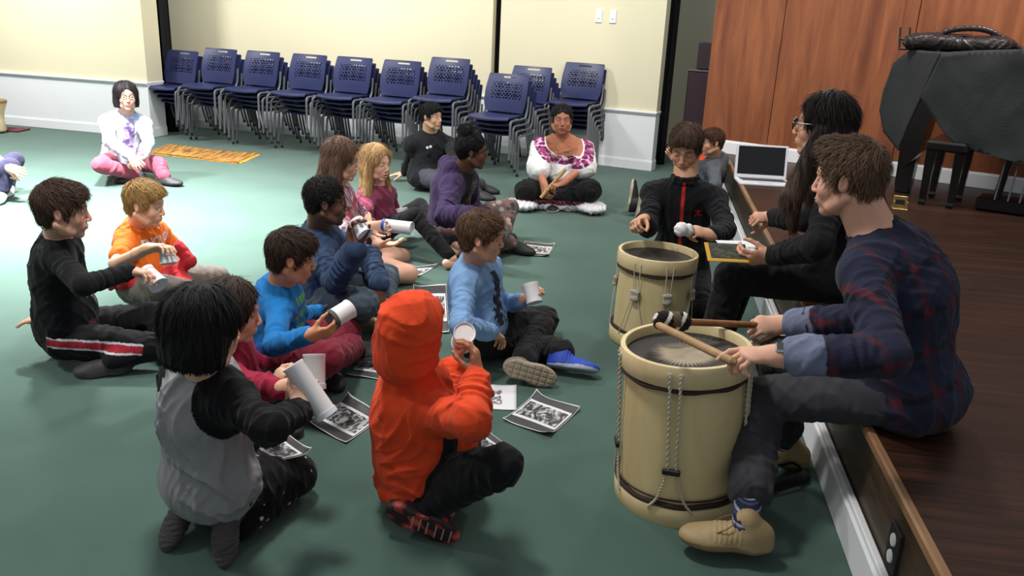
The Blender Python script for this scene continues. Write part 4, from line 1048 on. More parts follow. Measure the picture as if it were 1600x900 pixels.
def chest_text(ctx, o, txt, size, u, l, col, squeeze=1.0):
    """lettering printed on the shirt: flat letters laid on the cloth"""
    J, K = ctx['J'], ctx['K']; cu = bpy.data.curves.new('lettering', 'FONT'); cu.body = txt; cu.size = size; cu.align_x = 'CENTER'; cu.offset = .0022; cu.resolution_u = 2
    t = bpy.data.objects.new('t', cu); COL.objects.link(t); me = t.to_mesh(); vs = [v.co.copy() for v in me.vertices]; fs = [list(p.vertices) for p in me.polygons]; bpy.data.objects.remove(t)
    import bmesh
    bm = bmesh.new(); vv = [bm.verts.new(v) for v in vs]
    for f in fs:
        try: bm.faces.new([vv[i] for i in f])
        except ValueError: pass
    bmesh.ops.subdivide_edges(bm, edges=bm.edges[:], cuts=1, use_grid_fill=False); bmesh.ops.triangulate(bm, faces=bm.faces[:])
    bvh = BVHTree.FromPolygons([tuple(v.co) for v in o.data.vertices], [tuple(p.vertices) for p in o.data.polygons])
    c = J['pel']+J['up']*u*K+J['fw']*.4-np.array(ctx['base']); lt, up, fw = Vector(J['lat']), Vector(J['up']), Vector(J['fw'])
    for v in bm.verts:
        s_ = Vector(c)-lt*(v.co.x*squeeze-l)*-1*-1+up*v.co.y
        s_ = Vector(c)+lt*(v.co.x*squeeze+l)+up*v.co.y
        hit = bvh.ray_cast(s_, -fw); v.co = (hit[0]+fw*.0025) if hit[0] else s_-fw*.28
    me2 = bpy.data.meshes.new('lettering'); bm.to_mesh(me2); me2.materials.append(mat('print_'+txt, col, .8)); q = bpy.data.objects.new('lettering', me2); COL.objects.link(q); q.parent = o
    return q
chest_text(PO, PO['top'], 'ENOUGH', .060, .262, -.0, '#e6d2c8')

# girl in a grey and black raglan shirt, back turned
def girl_grey(ctx):
    J, K = ctx['J'], ctx['K']
    def cf(V, C):
        q = V-J['nk']; u = q@J['up']; l = np.abs(q@J['lat']); C[:] = rgb('#838487')
        dmin = np.full(len(V), 9.); dfo = dmin.copy()
        for s_ in 'LR':
            for i_, (a, b) in enumerate(((J['sh'+s_], J['el'+s_]), (J['el'+s_]+(J['sh'+s_]-J['el'+s_])*.35, J['wr'+s_]))):
                ab = b-a; h = np.clip(((V-a)@ab)/(ab@ab), 0, 1); dd = np.linalg.norm(V-a-h[:, None]*ab, axis=1); dmin = np.minimum(dmin, dd)
                if i_: dfo = np.minimum(dfo, dd)
        m_ = (dmin < .11) & (l > .028+.42*np.maximum(0, -u)) | (dfo < .085); C[m_] = rgb('#0d0d10'); return C
    def ex(h):
        Rt = np.stack([J['fwh'], J['lath'], UPV], 1); h.E(J['pel']-UPV*.01, A(.135, .168, .115)*K/.85, Rt, k=.05)
    top(ctx, '#838487', g=.020, fold=.004, disp=.008, name='raglan_shirt', colfn=cf, extra=ex, res=.0045, label='grey shirt with black raglan sleeves')
    def stars(V, C):
        C[:] = rgb('#0b0b0e'); r = np.random.default_rng(4); P = V*30; g = np.floor(P); hsh = np.abs(np.sin(g@A(12.9898, 78.233, 37.719))*43758.5453) % 1; h2 = np.abs(np.sin(g@A(39.3, 11.1, 83.1))*9158.5) % 1
        c = g+.3+.4*np.stack([hsh, h2, (hsh*7) % 1], 1); m = (np.linalg.norm(P-c, axis=1) < .07+.13*h2) & (hsh > .35); C[m] = rgb('#b9b4b0'); return C
    bottoms(ctx, '#0b0b0e', g=.013, r=(.088, .064, .046), fold=.003, disp=.004, colfn=stars, res=.0035, label='black leggings with small pale stars')
    for s_, f in (('R', VW(.05, -.9, .2)), ('L', VW(-.1, -.7, .5))):
        shoe(ctx, s_, f, VW(.3, .1, -.9), .225, '#454143', '#454143', 'sock')
make_person('girlgrey', dict(K=.84, S=.245, skin=SKA, face=30, look=(26, -8), seed=31, label='girl in a grey shirt with black sleeves and straight black hair, kneeling with back turned',
    pel=('z', 328, 748, .20), nk=('v', 322, 574, .0), hd=('b', 318, 513), hunch=.03,
    elR=('n', 420, 668, .86), wrR=('f', 470, 640, .92), elL=('f', 372, 640), wrL=('f', 428, 612),
    knR=('z', 462, 742, .09), anR=('z', 368, 826, .06), knL=('f', 430, 700), anL=('z', 300, 795, .06),
    handR=dict(f=VW(.2, 1, -.1), p=VW(-.3, .15, -.9), c=[.35, .45, .5, .55], t=.5, s=.2), handL=dict(f=VW(.35, .8, .1), p=VW(.6, -.1, -.7), c=.45, t=.5),
    hair=dict(style='bob', col='#0c0b0d', tufts=2600, tl=.10, tw=.003, lift=.004, seed=4, shine=1.5)), girl_grey)

# child in crimson fleece beyond her
make_person('crimson', dict(K=.84, S=.235, skin=SKB, face=-5, look=(-8, -8), seed=33, label='child in a crimson fleece, half hidden behind the girl in grey',
    pel=('z', 362, 632, .14), nk=('v', 352, 536, .0), hd=('b', 362, 486),
    elR=('n', 378, 600), wrR=('n', 440, 608), elL=('f', 405, 574), wrL=('f', 458, 580),
    knR=('z', 440, 640, .10), anR=('z', 400, 655, .06), knL=('f', 462, 590), anL=('z', 430, 640, .07),
    handR=dict(f=VW(1, 0, 0), p=VW(0, .2, -.9), c=.5, t=.5), handL=dict(f=VW(1, .1, 0), p=VW(0, -.2, -1), c=.55, t=.6),
    hair=dict(style='bob', col='#33241d', tufts=1600, tl=.07, seed=12)),
    simple(lambda c: top(c, '#8c1a36', g=.020, fold=.005, disp=.007, collar='high', name='fleece'), lambda c: bottoms(c, '#16161a', g=.014),
           lambda c: shoe(c, 'R', VW(.5, -.2, .8), UPV, .22, '#222226', '#444444'), lambda c: shoe(c, 'L', VW(.7, -.2, .6), UPV, .22, '#222226', '#444444')))

# boy in bright blue
def boy_blue(ctx):
    J, K = ctx['J'], ctx['K']
    def cf(V, C):
        C[:] = rgb('#1c6fb0')
        patch(V, ctx, 1, '#6fae5a', C, .12, .36, -.14, .03, lambda u, l: (np.abs((u*3.1) % 1-.5) < .28) & (np.sin(l*26+u*9) > -.5))
        return C
    top(ctx, '#1c6fb0', g=.014, fold=.004, disp=.005, name='shirt', colfn=cf, label='bright blue long-sleeved shirt', res=.0045)
    bottoms(ctx, '#701d2c', g=.020, r=(.082, .060, .046), fold=.005, disp=.008, label='dark red trousers')
    h = Sh(); Rt = np.stack([J['fwh'], J['lath'], UPV], 1); p = J['pel']+UPV*.05
    for i in range(16):
        t0, t1 = 6.283*i/16, 6.283*(i+1)/16; q = [p+Rt@A(.135*math.cos(t), .165*math.sin(t), .01*math.sin(3*t)) for t in (t0, t1)]; h.C(q[0], q[1], .022, k=.02, sq=(UPV, 1.4))
    h.E(p-J['fwh']*.06-UPV*.06, (.10, .155, .085), Rt, k=.04)
    piece(ctx, 'tied_jacket', h, .005, disp=fold_disp(.009, 8, .7), base=rgb('#15386f'), label='navy blue jacket tied round the waist')
    def pat(Q, C):
        C = C.copy(); x, y, z = Q.T; m = (np.abs((x*1.0+z*.8)/.09 % 1-.5) < .16) & (x > .0) & (x < .42) & (z < .0) & (np.abs(y) > .05); C[m] = rgb('#c4c4c6'); return C
    shoe(ctx, 'L', VW(.5, -.45, .5), VW(.2, .7, .4), .225, '#17171a', '#2a2a2c', pattern=pat); shoe(ctx, 'R', VW(.7, .1, .2), UPV, .225, '#1b1b1e', '#5b5b5b')
    h = Sh(); a = nz(J['wrR']-J['elR']); ring(h, J['wrR']-a*.02, a, .026, .005, n=12, k=.003); piece(ctx, 'bracelet', h, .0025, base=rgb('#b05a78'))
make_person('boyblue', dict(K=.86, S=.235, skin='#c98f6c', face=-2, look=(2, -12), seed=41, label='boy in a bright blue long-sleeved shirt and dark red trousers, sitting cross-legged',
    pel=('z', 432, 545, .14), nk=('v', 441, 443, .0), hd=('b', 455, 401),
    elR=('n', 428, 540), wrR=('n', 485, 524), elL=('f', 472, 494), wrL=('f', 503, 486),
    knR=('n', 508, 560), anR=('z', 552, 542, .08), knL=('f', 540, 520), anL=('z', 508, 578, .06),
    handR=dict(f=VW(1, .2, .1), p=VW(.1, .75, -.4), c=[.35, .4, .45, .5], t=.5), handL=dict(f=VW(1, .1, .1), p=VW(.1, -.2, .9), c=.45, t=.5),
    hair=dict(style='short', col='#382a22', tufts=2200, tl=.05, fringe=.16, seed=14), head=dict(brow=np.array(rgb('#201612')))), boy_blue)

# boy in a denim-blue jacket
def boy_denim(ctx):
    J, K = ctx['J'], ctx['K']
    top(ctx, '#2a3a55', g=.024, fold=.007, disp=.007, name='jacket', collar='high', label='denim blue padded jacket', sr=(.050, .045, .040), cuff=rgb('#243350'), res=.005)
    bottoms(ctx, '#434f5a', g=.018, r=(.084, .062, .048), fold=.004, disp=.007, label='faded grey-blue jeans', name='jeans')
    for s_, f, u in (('R', VW(.85, -.05, .2), VW(-.1, .9, -.5)), ('L', VW(.4, -.1, .9), UPV)): shoe(ctx, s_, f, u, .25, '#b29c6e', '#8a7a55', 'boot')
make_person('boydenim', dict(K=.93, S=.25, skin='#5e3d2e', face=-8, look=(2, -2), seed=43, label='boy with short black hair in a denim-blue padded jacket, looking right',
    pel=('z', 508, 462, .14), nk=('v', 500, 358, .0), hd=('b', 509, 315),
    elR=('n', 524, 440), wrR=('n', 556, 388), elL=('f', 576, 402), wrL=('n', 594, 446),
    knR=('n', 566, 474), anR=('z', 560, 492, .08), knL=('f', 602, 432), anL=('z', 600, 486, .06),
    handR=dict(f=VW(-.1, 1, .1), p=VW(.5, .1, .7), c=[.45, .5, .5, .55], t=.6), handL=dict(f=VW(-.1, -1, .2), p=VW(-.3, -.1, -.9), c=.2, t=.2, s=.2),
    hair=dict(style='crop', col='#0e0b0a', tufts=1800, tl=.014, tw=.004, lift=.006, seed=16), head=dict(lip=np.array(rgb('#5c3430')), brow=np.array(rgb('#120c0a')), nose=.75)), boy_denim)

# girl with long brown hair
def girl_brown(ctx):
    def cf(V, C):
        C[:] = rgb('#b7a3a6'); n = np.sin(V@A(55, 30, 48)+np.sin(V@A(30, 60, 20))*2); C[n > .25] = rgb('#a0485c'); C[n < -.7] = rgb('#5d5a6a'); return C
    top(ctx, '#b7a3a6', g=.014, sleeve='elbow', name='blouse', colfn=cf, label='pale blouse with a pink floral print')
    bottoms(ctx, '#1a1a1e', g=.014, upto=0, tf=.30, r=(.092, .05, .05), name='shorts', colfn=None)
make_person('girlbrown', dict(K=.98, S=.25, skin='#cf9f88', face=-8, look=(-12, -8), seed=45, label='girl with long wavy brown hair, kneeling behind the boy in the denim-blue jacket',
    pel=('z', 540, 392, .14), nk=('v', 527, 292, .0), hd=('b', 534, 249), lr=(.088, .066, .046),
    elR=('n', 545, 372), wrR=('n', 576, 356), elL=('f', 575, 352), wrL=('f', 592, 372),
    knR=('n', 638, 428), anR=('z', 570, 440, .05), knL=('f', 628, 402), anL=('z', 575, 415, .05),
    handR=dict(f=VW(1, .05, 0), p=VW(0, -.2, .9), c=.5, t=.7), handL=dict(f=VW(1, -.3, .2), p=VW(0, .9, .3), c=.2, t=.2),
    footR=(VW(-1, 0, 0), VW(0, .3, 1)),
    hair=dict(style='long', col='#5e4636', tufts=2200, tl=.13, tw=.004, lift=.008, seed=18, extra=[((-.18, 0, -.1), (-.34, 0, -1.2), .36, .30), ((-.05, -.28, 0), (.02, -.48, -1.35), .16, .17), ((-.05, .28, 0), (.05, .46, -1.2), .15, .14)]), head=dict(mouth=.5)), girl_brown)

# fair-haired girl in magenta
def girl_blonde(ctx):
    def cf(V, C):
        n = np.sin(V@A(35, 40, 28)+np.sin(V@A(30, 20, 50))*2); C[:] = rgb('#702a42'); C[n > .4] = rgb('#854057'); return C
    top(ctx, '#702a42', g=.014, sleeve='short', name='t_shirt', colfn=cf, label='mottled magenta t-shirt')
    bottoms(ctx, '#101013', g=.006, r=(.080, .056, .040), fold=.001, disp=.002, upto=.93, name='leggings', label='black leggings')
make_person('girlblonde', dict(K=.92, S=.24, skin='#dcae94', face=-30, look=(-42, -4), seed=47, label='girl with long fair hair in a magenta t-shirt and black leggings, bare feet stretched out',
    pel=('z', 592, 362, .12), nk=('v', 588, 292, .0), hd=('b', 588, 254),
    elR=('n', 573, 344), wrR=('n', 592, 382), elL=('f', 618, 336), wrL=('n', 612, 336),
    knR=('n', 648, 338), anR=('z', 706, 404, .07), knL=('f', 656, 322), anL=('z', 712, 386, .07),
    handR=dict(f=VW(1, .0, .2), p=VW(0, .9, .3), c=.2, t=.3), handL=dict(f=VW(1, .2, 0), p=VW(0, 0, -1), c=.5, t=.6),
    footR=(VW(.6, .1, -.3), VW(.4, .9, 0)), footL=(VW(.6, .1, -.3), VW(.4, .9, 0)),
    hair=dict(style='long', col='#a8875c', tufts=2200, tl=.12, tw=.0035, lift=.006, seed=20, extra=[((-.18, 0, -.1), (-.30, 0, -1.2), .32, .26), ((.0, -.28, .0), (.12, -.46, -1.25), .13, .15), ((.0, .28, .0), (.16, .44, -1.2), .12, .14)]), head=dict(mouth=.6, eyes='shut', brow=np.array(rgb('#a88a68')))), girl_blonde)

# person in black coat
def black_coat(ctx):
    J, K = ctx['J'], ctx['K']
    def ex(h): 
        Rt = np.stack([J['fwh'], J['lath'], UPV], 1); h.E(J['pel']-UPV*.02+J['fwh']*.04, (.16, .21, .12), Rt, k=.05)
        for g in (1, -1): h.C(J['nk']+J['lat']*.05*g+J['fw']*.03, J['nk']+J['lat']*.06*g+J['fw']*.11-J['up']*.14, .022, .03, k=.01)
    top(ctx, '#17181b', g=.017, fold=.004, disp=.006, name='coat', collar='high', label='black buttoned coat', extra=ex)
    bottoms(ctx, '#3c3e45', g=.014, label='dark grey trousers')
    b = MB()
    for l_, u_ in ((-.075, .13), (-.05, .115)):
        c = J['nk']-J['up']*u_*.6+J['lat']*l_*1.2+J['fw']*.16; b.lathe([(0, .004), (.012, .004), (.013, 0), (0, 0)], c, 12, J['fw'])
    o = b.build('badge', M_WHITE, ctx['body']); 
    for v in o.data.vertices: v.co -= Vector(ctx['base'])
    for s_ in 'LR': shoe(ctx, s_, VW(.9, -.2, .4), UPV, .27, '#18181a', '#222222')
make_person('coat', dict(K=1.06, S=.245, skin='#c79a80', face=-68, look=(-38, 2), seed=51, label='person with short black hair in a black coat, sitting back before the chair stacks',
    pel=('z', 668, 272, .14), nk=('v', 673, 212, .0), hd=('b', 674, 182), hunch=.0, sw=.18,
    elR=('f', 642, 240), wrR=('f', 632, 271), elL=('n', 707, 238), wrL=('n', 708, 268),
    knR=('n', 705, 290), anR=('z', 745, 300, .06), knL=('n', 715, 275), anL=('z', 752, 290, .06),
    handR=dict(f=VW(-1, -.1, 0), p=-UPV, c=.1, t=.2), 
    hair=dict(style='short', col='#17171a', tufts=1500, tl=.045, fringe=.08, seed=23)), black_coat)

# person in a purple jacket
def purple(ctx):
    J, K = ctx['J'], ctx['K']
    def ex(h):
        for t in (-.09, -.05, 0., .05, .09): h.E(J['nk']-J['fw']*(.13-abs(t)*.8)+J['lat']*t*1.1+J['up']*.005, (.062, .055, .075), k=.02)
    def cf(V, C):
        q = V-J['pel']; u = q@J['up']; l = q@J['lat']; f = q@J['fw']; C[:] = rgb('#302343'); dm = np.full(len(V), 9.)
        for s_ in 'LR':
            for a, b in ((J['sh'+s_], J['el'+s_]), (J['el'+s_], J['wr'+s_])):
                ab = b-a; hh = np.clip(((V-a)@ab)/(ab@ab), 0, 1); dm = np.minimum(dm, np.linalg.norm(V-a-hh[:, None]*ab, axis=1))
        m = (f > .0) & (np.abs(l) < .13) & (dm > .062) & (u < .47); C[m] = rgb('#131216')
        n = m & (np.abs(l) < .05) & (u > .22) & (u < .36) & (np.sin(u*130)*np.sin(l*160) > .25); C[n] = rgb('#6a6460'); return C
    top(ctx, '#302343', g=.028, fold=.009, disp=.004, name='puffer_jacket', label='purple quilted jacket open over a black top', colfn=cf, extra=ex, lam=.06, sr=(.054, .048, .038))
    def fl(V, C):
        v, d = cells(V, 22, 2); C[:] = rgb('#5e5552'); C[(v > .45) & (d < .55)] = rgb('#8a4a4c'); C[(v > .75) & (d < .5)] = rgb('#9c8a80'); C[(v < .3) & (d < .45)] = rgb('#353638'); C[(v > .45) & (d < .2)] = rgb('#b08a84'); return C
    bottoms(ctx, '#6d5a55', g=.010, fold=.001, disp=.003, name='leggings', label='floral patterned leggings', colfn=fl, res=.005)
    for s_ in 'LR': shoe(ctx, s_, VW(.9, -.25, .2), UPV, .26, '#121214', '#1c1c1e')
make_person('purple', dict(K=1.02, S=.245, skin='#5e3e30', face=-20, look=(0, -3), seed=53, label='person with black hair in a bun, purple quilted jacket and floral leggings',
    pel=('z', 700, 350, .15), nk=('v', 724, 270, .0), hd=('b', 738, 236), hunch=.05,
    elR=('n', 696, 338), wrR=('n', 738, 336), elL=('f', 735, 325), wrL=('n', 758, 336),
    knR=('n', 772, 368), anR=('z', 800, 382, .06), knL=('f', 796, 324), anL=('z', 785, 372, .07),
    handR=dict(f=VW(1, 0, 0), p=VW(0, -.9, 0), c=.4, t=.4), handL=dict(f=VW(1, -.1, 0), p=VW(0, -.9, 0), c=.4, t=.4), glasses=.9,
    hair=dict(style='up', col='#0f0d0f', tufts=1300, tl=.04, seed=25, extra=[((-.22, 0, .52), (.24, .22, .20)), ((-.30, 0, .1), (.22, .30, .30))]), head=dict(lip=np.array(rgb('#5a322f')), brow=np.array(rgb('#100a09')), nose=.85)), purple)

# woman in the embroidered blouse
def blouse(ctx):
    J, K = ctx['J'], ctx['K']
    def cf(V, C):
        q = V-J['nk']; u = q@J['up']; l = q@J['lat']; C[:] = rgb('#e6e4e4'); R2 = np.sqrt((l/1.45)**2+(u+.01)**2)
        m = (R2 > .118) & (R2 < .185) & (u > -.20) & (u < .06); v, d = cells(V, 26, 5)
        C[m] = rgb('#8d3a68'); C[m & (v > .5)] = rgb('#5f1f4c'); C[m & (d > .62)] = rgb('#cfa6bd'); sk = (R2 <= .112) & ((q@J['fw'] > .0) | (u > 0)); C[sk] = ctx['sk']; return C
    top(ctx, '#e6e4e4', g=.018, sleeve='elbow', fold=.004, disp=.006, name='blouse', colfn=cf, collar='none', w=1.08, d=1.1, belly=.02, res=.0045, label='white blouse with magenta embroidered yoke', sr=(.075, .075, .06))
    h = Sh(); p = J['pel']
    h.E(p+UPV*.0, (.17, .19, .11), np.stack([J['fwh'], J['lath'], UPV], 1), k=.05)
    legs(h, J, K, .02, r=(.095, .075, .055), upto=.9); h.E((J['knL']+J['knR'])/2*.6+p*.4-UPV*.06, (.20, .26, .06), np.stack([J['fwh'], J['lath'], UPV], 1), k=.06); h.HS((0, 0, -1), -.012, k=.01)
    def ck(V, C):
        C[:] = rgb('#101013'); q = V-p; f = q@J['fwh']; n = np.sin(V@A(70, 50, 90)+np.sin(V@A(50, 40, 10))*2)
        m = (V[:, 2] < .10) & (f > .22); C[m] = rgb('#b5606a'); C[m & (n > .2)] = rgb('#7c2f4a'); C[m & (n < -.6)] = rgb('#1a1518'); return C
    piece(ctx, 'skirt', h, .006, disp=fold_disp(.009, 3), colfn=ck, label='black skirt with a pink floral hem')
    h = Sh(); 
    for s_, g in (('L', 1), ('R', -1)): 
        c = J['kn'+s_]+J['lath']*g*.02-UPV*.03; h.E((c[0], c[1], .05), (.17, .13, .05), np.stack([J['fwh'], J['lath'], UPV], 1), k=.04)
    h.C(A(*J['knL'][:2], .04), A(*J['knR'][:2], .04), .035, k=.03); h.HS((0, 0, -1), -.004, k=.004); piece(ctx, 'petticoat', h, .006, disp=fold_disp(.010, 9, .8), base=rgb('#c4c4c8'), label='white petticoat showing at both sides')
    shoe(ctx, 'L', VW(-.3, -.3, .9), UPV, .24, '#141416', '#d0d0d0'); shoe(ctx, 'R', VW(.3, -.3, .9), UPV, .24, '#141416', '#d0d0d0')
    h = Sh(); 
    for rr, dz in ((.075, .0), (.09, .02), (.10, .045)):
        pts = [J['nk']+J['fw']*(.095+.03*math.cos(t))+J['lat']*rr*math.sin(t)-J['up']*(.01+dz+(rr*1.0)*(.5+.5*math.cos(t))) for t in np.linspace(-2.2, 2.2, 14)]
        for a, b in zip(pts[:-1], pts[1:]): h.C(a, b, .006, k=.002)
    piece(ctx, 'necklace', h, .004, base=rgb('#8c6a34'), m=M_SHOE)
make_person('blouse', dict(K=1.04, S=.255, skin='#a86f55', face=-82, look=(-86, 2), seed=57, label='woman in a white blouse with magenta embroidery, holding a wooden flute',
    pel=('z', 873, 290, .14), nk=('v', 880, 218, .0), hd=('b', 878, 187), sw=.18, nr=.058,
    elR=('n', 841, 262), wrR=('y', 850, 288, 6.86), elL=('n', 915, 260), wrL=('y', 880, 285, 6.84),
    knR=('n', 822, 300), anR=('z', 880, 316, .05), knL=('n', 922, 298), anL=('z', 868, 318, .05),
    handR=dict(f=VW(.1, -1, .4), p=VW(.6, 0, -.6), c=.5, t=.5), handL=dict(f=VW(-.9, -.3, .4), p=VW(0, -.6, -.6), c=.6, t=.6),
    hair=dict(style='up', col='#0f0d10', tufts=1400, tl=.06, seed=27, extra=[((-.34, -.05, -.30), (.15, .22, .30))]), head=dict(fat=.22, mouth=.2, lip=np.array(rgb('#8a4844')), brow=np.array(rgb('#1c1210')), nose=.9)), blouse)

# woman with the dark bob and glasses
def pale_shirt(ctx):
    J = ctx['J']
    def cf(V, C):
        q = V-J['nk']; u = q@J['up']; l = q@J['lat']; f = q@J['fw']; C[:] = rgb('#a9aebc'); m = (np.abs(l+.0) < .045-.10*u*.2) & (u < 0) & (u > -.26) & (f > .03); n, d = cells(V, 30, 3)
        C[m] = rgb('#8c7fa4'); C[m & (n > .55)] = rgb('#5b4a78'); C[m & (n < .25)] = rgb('#b09cb4'); C[(u > -.04) & (np.abs(l) < .09) & (f > 0) & (n > .5)] = rgb('#7f93b8'); return C
    top(ctx, '#a9aebc', g=.020, fold=.005, disp=.006, name='cardigan', colfn=cf, label='pale lilac cardigan over a patterned blouse', bottom=.02, res=.0045)
    bottoms(ctx, '#96485a', g=.014, label='rose pink trousers')
    shoe(ctx, 'R', VW(-.9, -.1, .3), UPV, .26, '#303034', '#161618', 'boot'); shoe(ctx, 'L', VW(.95, -.1, .3), UPV, .26, '#303034', '#161618', 'boot')
make_person('bob', dict(K=1.02, S=.25, skin='#c09380', face=-80, look=(-82, 0), seed=61, label='smiling woman with a dark bob and glasses, pale cardigan and pink trousers',
    pel=('z', 190, 252, .14), nk=('v', 198, 180, .0), hd=('b', 197, 150),
    elR=('n', 172, 222), wrR=('n', 205, 244), elL=('n', 232, 222), wrL=('n', 222, 246),
    knR=('n', 158, 258), anR=('z', 212, 272, .08), knL=('n', 248, 258), anL=('z', 256, 275, .08),
    handR=dict(f=VW(.5, -.6, .4), p=VW(0, -.5, -.8), c=.4, t=.4), handL=dict(f=VW(-.8, -.4, .3), p=VW(0, -.6, -.7), c=.4, t=.4), glasses=1.0,
    hair=dict(style='bob', col='#171316', tufts=1600, tl=.08, seed=29), head=dict(lip=np.array(rgb('#b0525a')), brow=np.array(rgb('#251a1a')))), pale_shirt)

# person cut by the left frame edge
make_person('edge', dict(K=.98, S=.245, skin=SKA, face=-35, look=(-20, 0), seed=63, label='person in navy leggings at the left edge, one knee drawn up',
    pel=('z', -62, 290, .13), nk=('f', -52, 208), hd=('y', -45, 172, 6.4),
    elR=('n', -45, 270), wrR=('n', 0, 272), elL=('n', -15, 245), wrL=('n', 12, 262),
    knR=('n', 30, 254), anR=('z', 2, 300, .08), knL=('f', 24, 250), anL=('z', 12, 288, .08),
    handR=dict(f=VW(.8, 0, .3), p=VW(.2, -.2, -.9), c=.3, t=.3), handL=dict(f=VW(.8, -.2, .3), p=VW(.2, -.2, -.9), c=.3, t=.3),
    hair=dict(style='long', col='#3a2a22', tufts=500)),
    simple(lambda c: top(c, '#c8ccd6', g=.016, name='shirt', upto=.85), lambda c: bottoms(c, '#2c2d42', g=.006, r=(.084, .060, .044), fold=.001, name='leggings', label='navy leggings'),
           lambda c: shoe(c, 'R', VW(.1, -.5, .8), UPV, .25, '#9a9cae', '#b5b5b8'), lambda c: shoe(c, 'L', VW(.3, -.5, .8), UPV, .25, '#9a9cae', '#b5b5b8')))

# boy in pale blue sweatshirt
def boy_pale(ctx):
    def cf(V, C):
        C[:] = rgb('#7294bd')
        patch(V, ctx, 1, '#1d2336', C, .06, .36, -.085, .035, lambda u, l: (np.abs(l-.5+.12*np.sin(u*7)) < .16+.18*np.sin(u*3.0)*(np.sin(u*23+l*9) > -.6)) | ((u < .35) & (np.sin(u*40)*np.sin(l*22) > .1)))
        return C
    top(ctx, '#7294bd', g=.020, fold=.005, disp=.006, name='sweatshirt', colfn=cf, label='pale blue sweatshirt with a dark printed figure', res=.0045)
    bottoms(ctx, '#1b1c1d', g=.018, r=(.084, .062, .048), fold=.004, disp=.007, res=.005, label='black trousers', upto=.90)
    shoe(ctx, 'R', VW(.95, -.12, .2), VW(.2, .85, -.2), .235, '#1b3fa8', '#a9b2c4')
    shoe(ctx, 'L', VW(.85, -.25, .0), VW(.1, .25, -.95), .235, '#7a7260', '#978b78', tread=1)
make_person('boypale', dict(K=.88, S=.235, skin='#c8967a', face=-22, look=(-3, -3), seed=71, label='boy in a pale blue sweatshirt and black trousers, with one bright blue shoe in view',
    pel=('z', 752, 520, .14), nk=('v', 743, 410, .0), hd=('b', 751, 370),
    elR=('n', 720, 508), wrR=('f', 768, 520), elL=('f', 778, 480), wrL=('n', 815, 470),
    knR=('f', 822, 536), anR=('z', 884, 553, .09), knL=('f', 850, 500), anL=('z', 815, 572, .07),
    handR=dict(f=VW(.5, -.3, -.8), p=VW(0, -.9, -.4), c=.4, t=.4), handL=dict(f=VW(.6, .6, 0), p=VW(.6, -.3, .2), c=.5, t=.5),
    hair=dict(style='short', col='#5c4432', tufts=2200, tl=.045, fringe=.06, seed=31), head=dict(brow=np.array(rgb('#3c2a20')))), boy_pale)

# boy at the small drum
def boy_drum(ctx):
    J, K = ctx['J'], ctx['K']
    def cf(V, C):
        q = V-J['pel']; l = q@J['lat']; f = q@J['fw']; u = q@J['up']; C[:] = rgb('#131418'); C[(np.abs(l) < .008) & (f > .02) & (u < .60)] = rgb('#c02a26')
        n = (f > .03) & (np.abs(l-.085) < .020) & (np.abs(u-.43) < .020); w_ = (l-.085)/.02; z_ = (u-.43)/.02; C[n & ((np.abs(w_) < .3) | (np.abs(np.abs(w_)-np.abs(z_)) < .22))] = rgb('#b82430'); return C
    top(ctx, '#131418', g=.020, fold=.004, disp=.005, name='fleece', collar='high', colfn=cf, label='black zipped fleece with a red zip', res=.0038, bottom=.03)
    bottoms(ctx, '#101114', g=.016, label='black trousers')
    for s_ in 'LR': shoe(ctx, s_, VW(0, .2, -1), A(0, 0, 1), .235, '#1a1a1c', '#444444')
make_person('boydrum', dict(K=.96, sw=.175, S=.25, skin='#c39274', face=-95, look=(-100, -26), seed=73, label='boy in a black zipped fleece kneeling behind the smaller drum, holding a white mallet',
    pel=('y', 1062, 425, 4.72), nk=('y', 1070, 288, 4.58), hd=('b', 1072, 230),
    elR=('n', 1012, 356), wrR=('n', 1006, 343), elL=('n', 1135, 360), wrL=('n', 1112, 368),
    knR=('z', 1030, 492, .08), anR=('d', A(.0, .36, -.0)), knL=('z', 1092, 492, .08), anL=('d', A(.0, .36, -.0)),
    handR=dict(f=VW(-.6, -.2, .7), p=VW(.3, -.9, .2), c=[.6, .7, .75, .8], t=.6), handL=dict(f=VW(-.9, .25, .3), p=VW(-.3, -.6, -.6), c=[.6, .7, .75, .8], t=.6),
    hair=dict(style='short', col='#503c2e', tufts=2000, tl=.045, fringe=.02, hl=.05, seed=33), head=dict(eyes='shut', brow=np.array(rgb('#33231b')))), boy_drum)

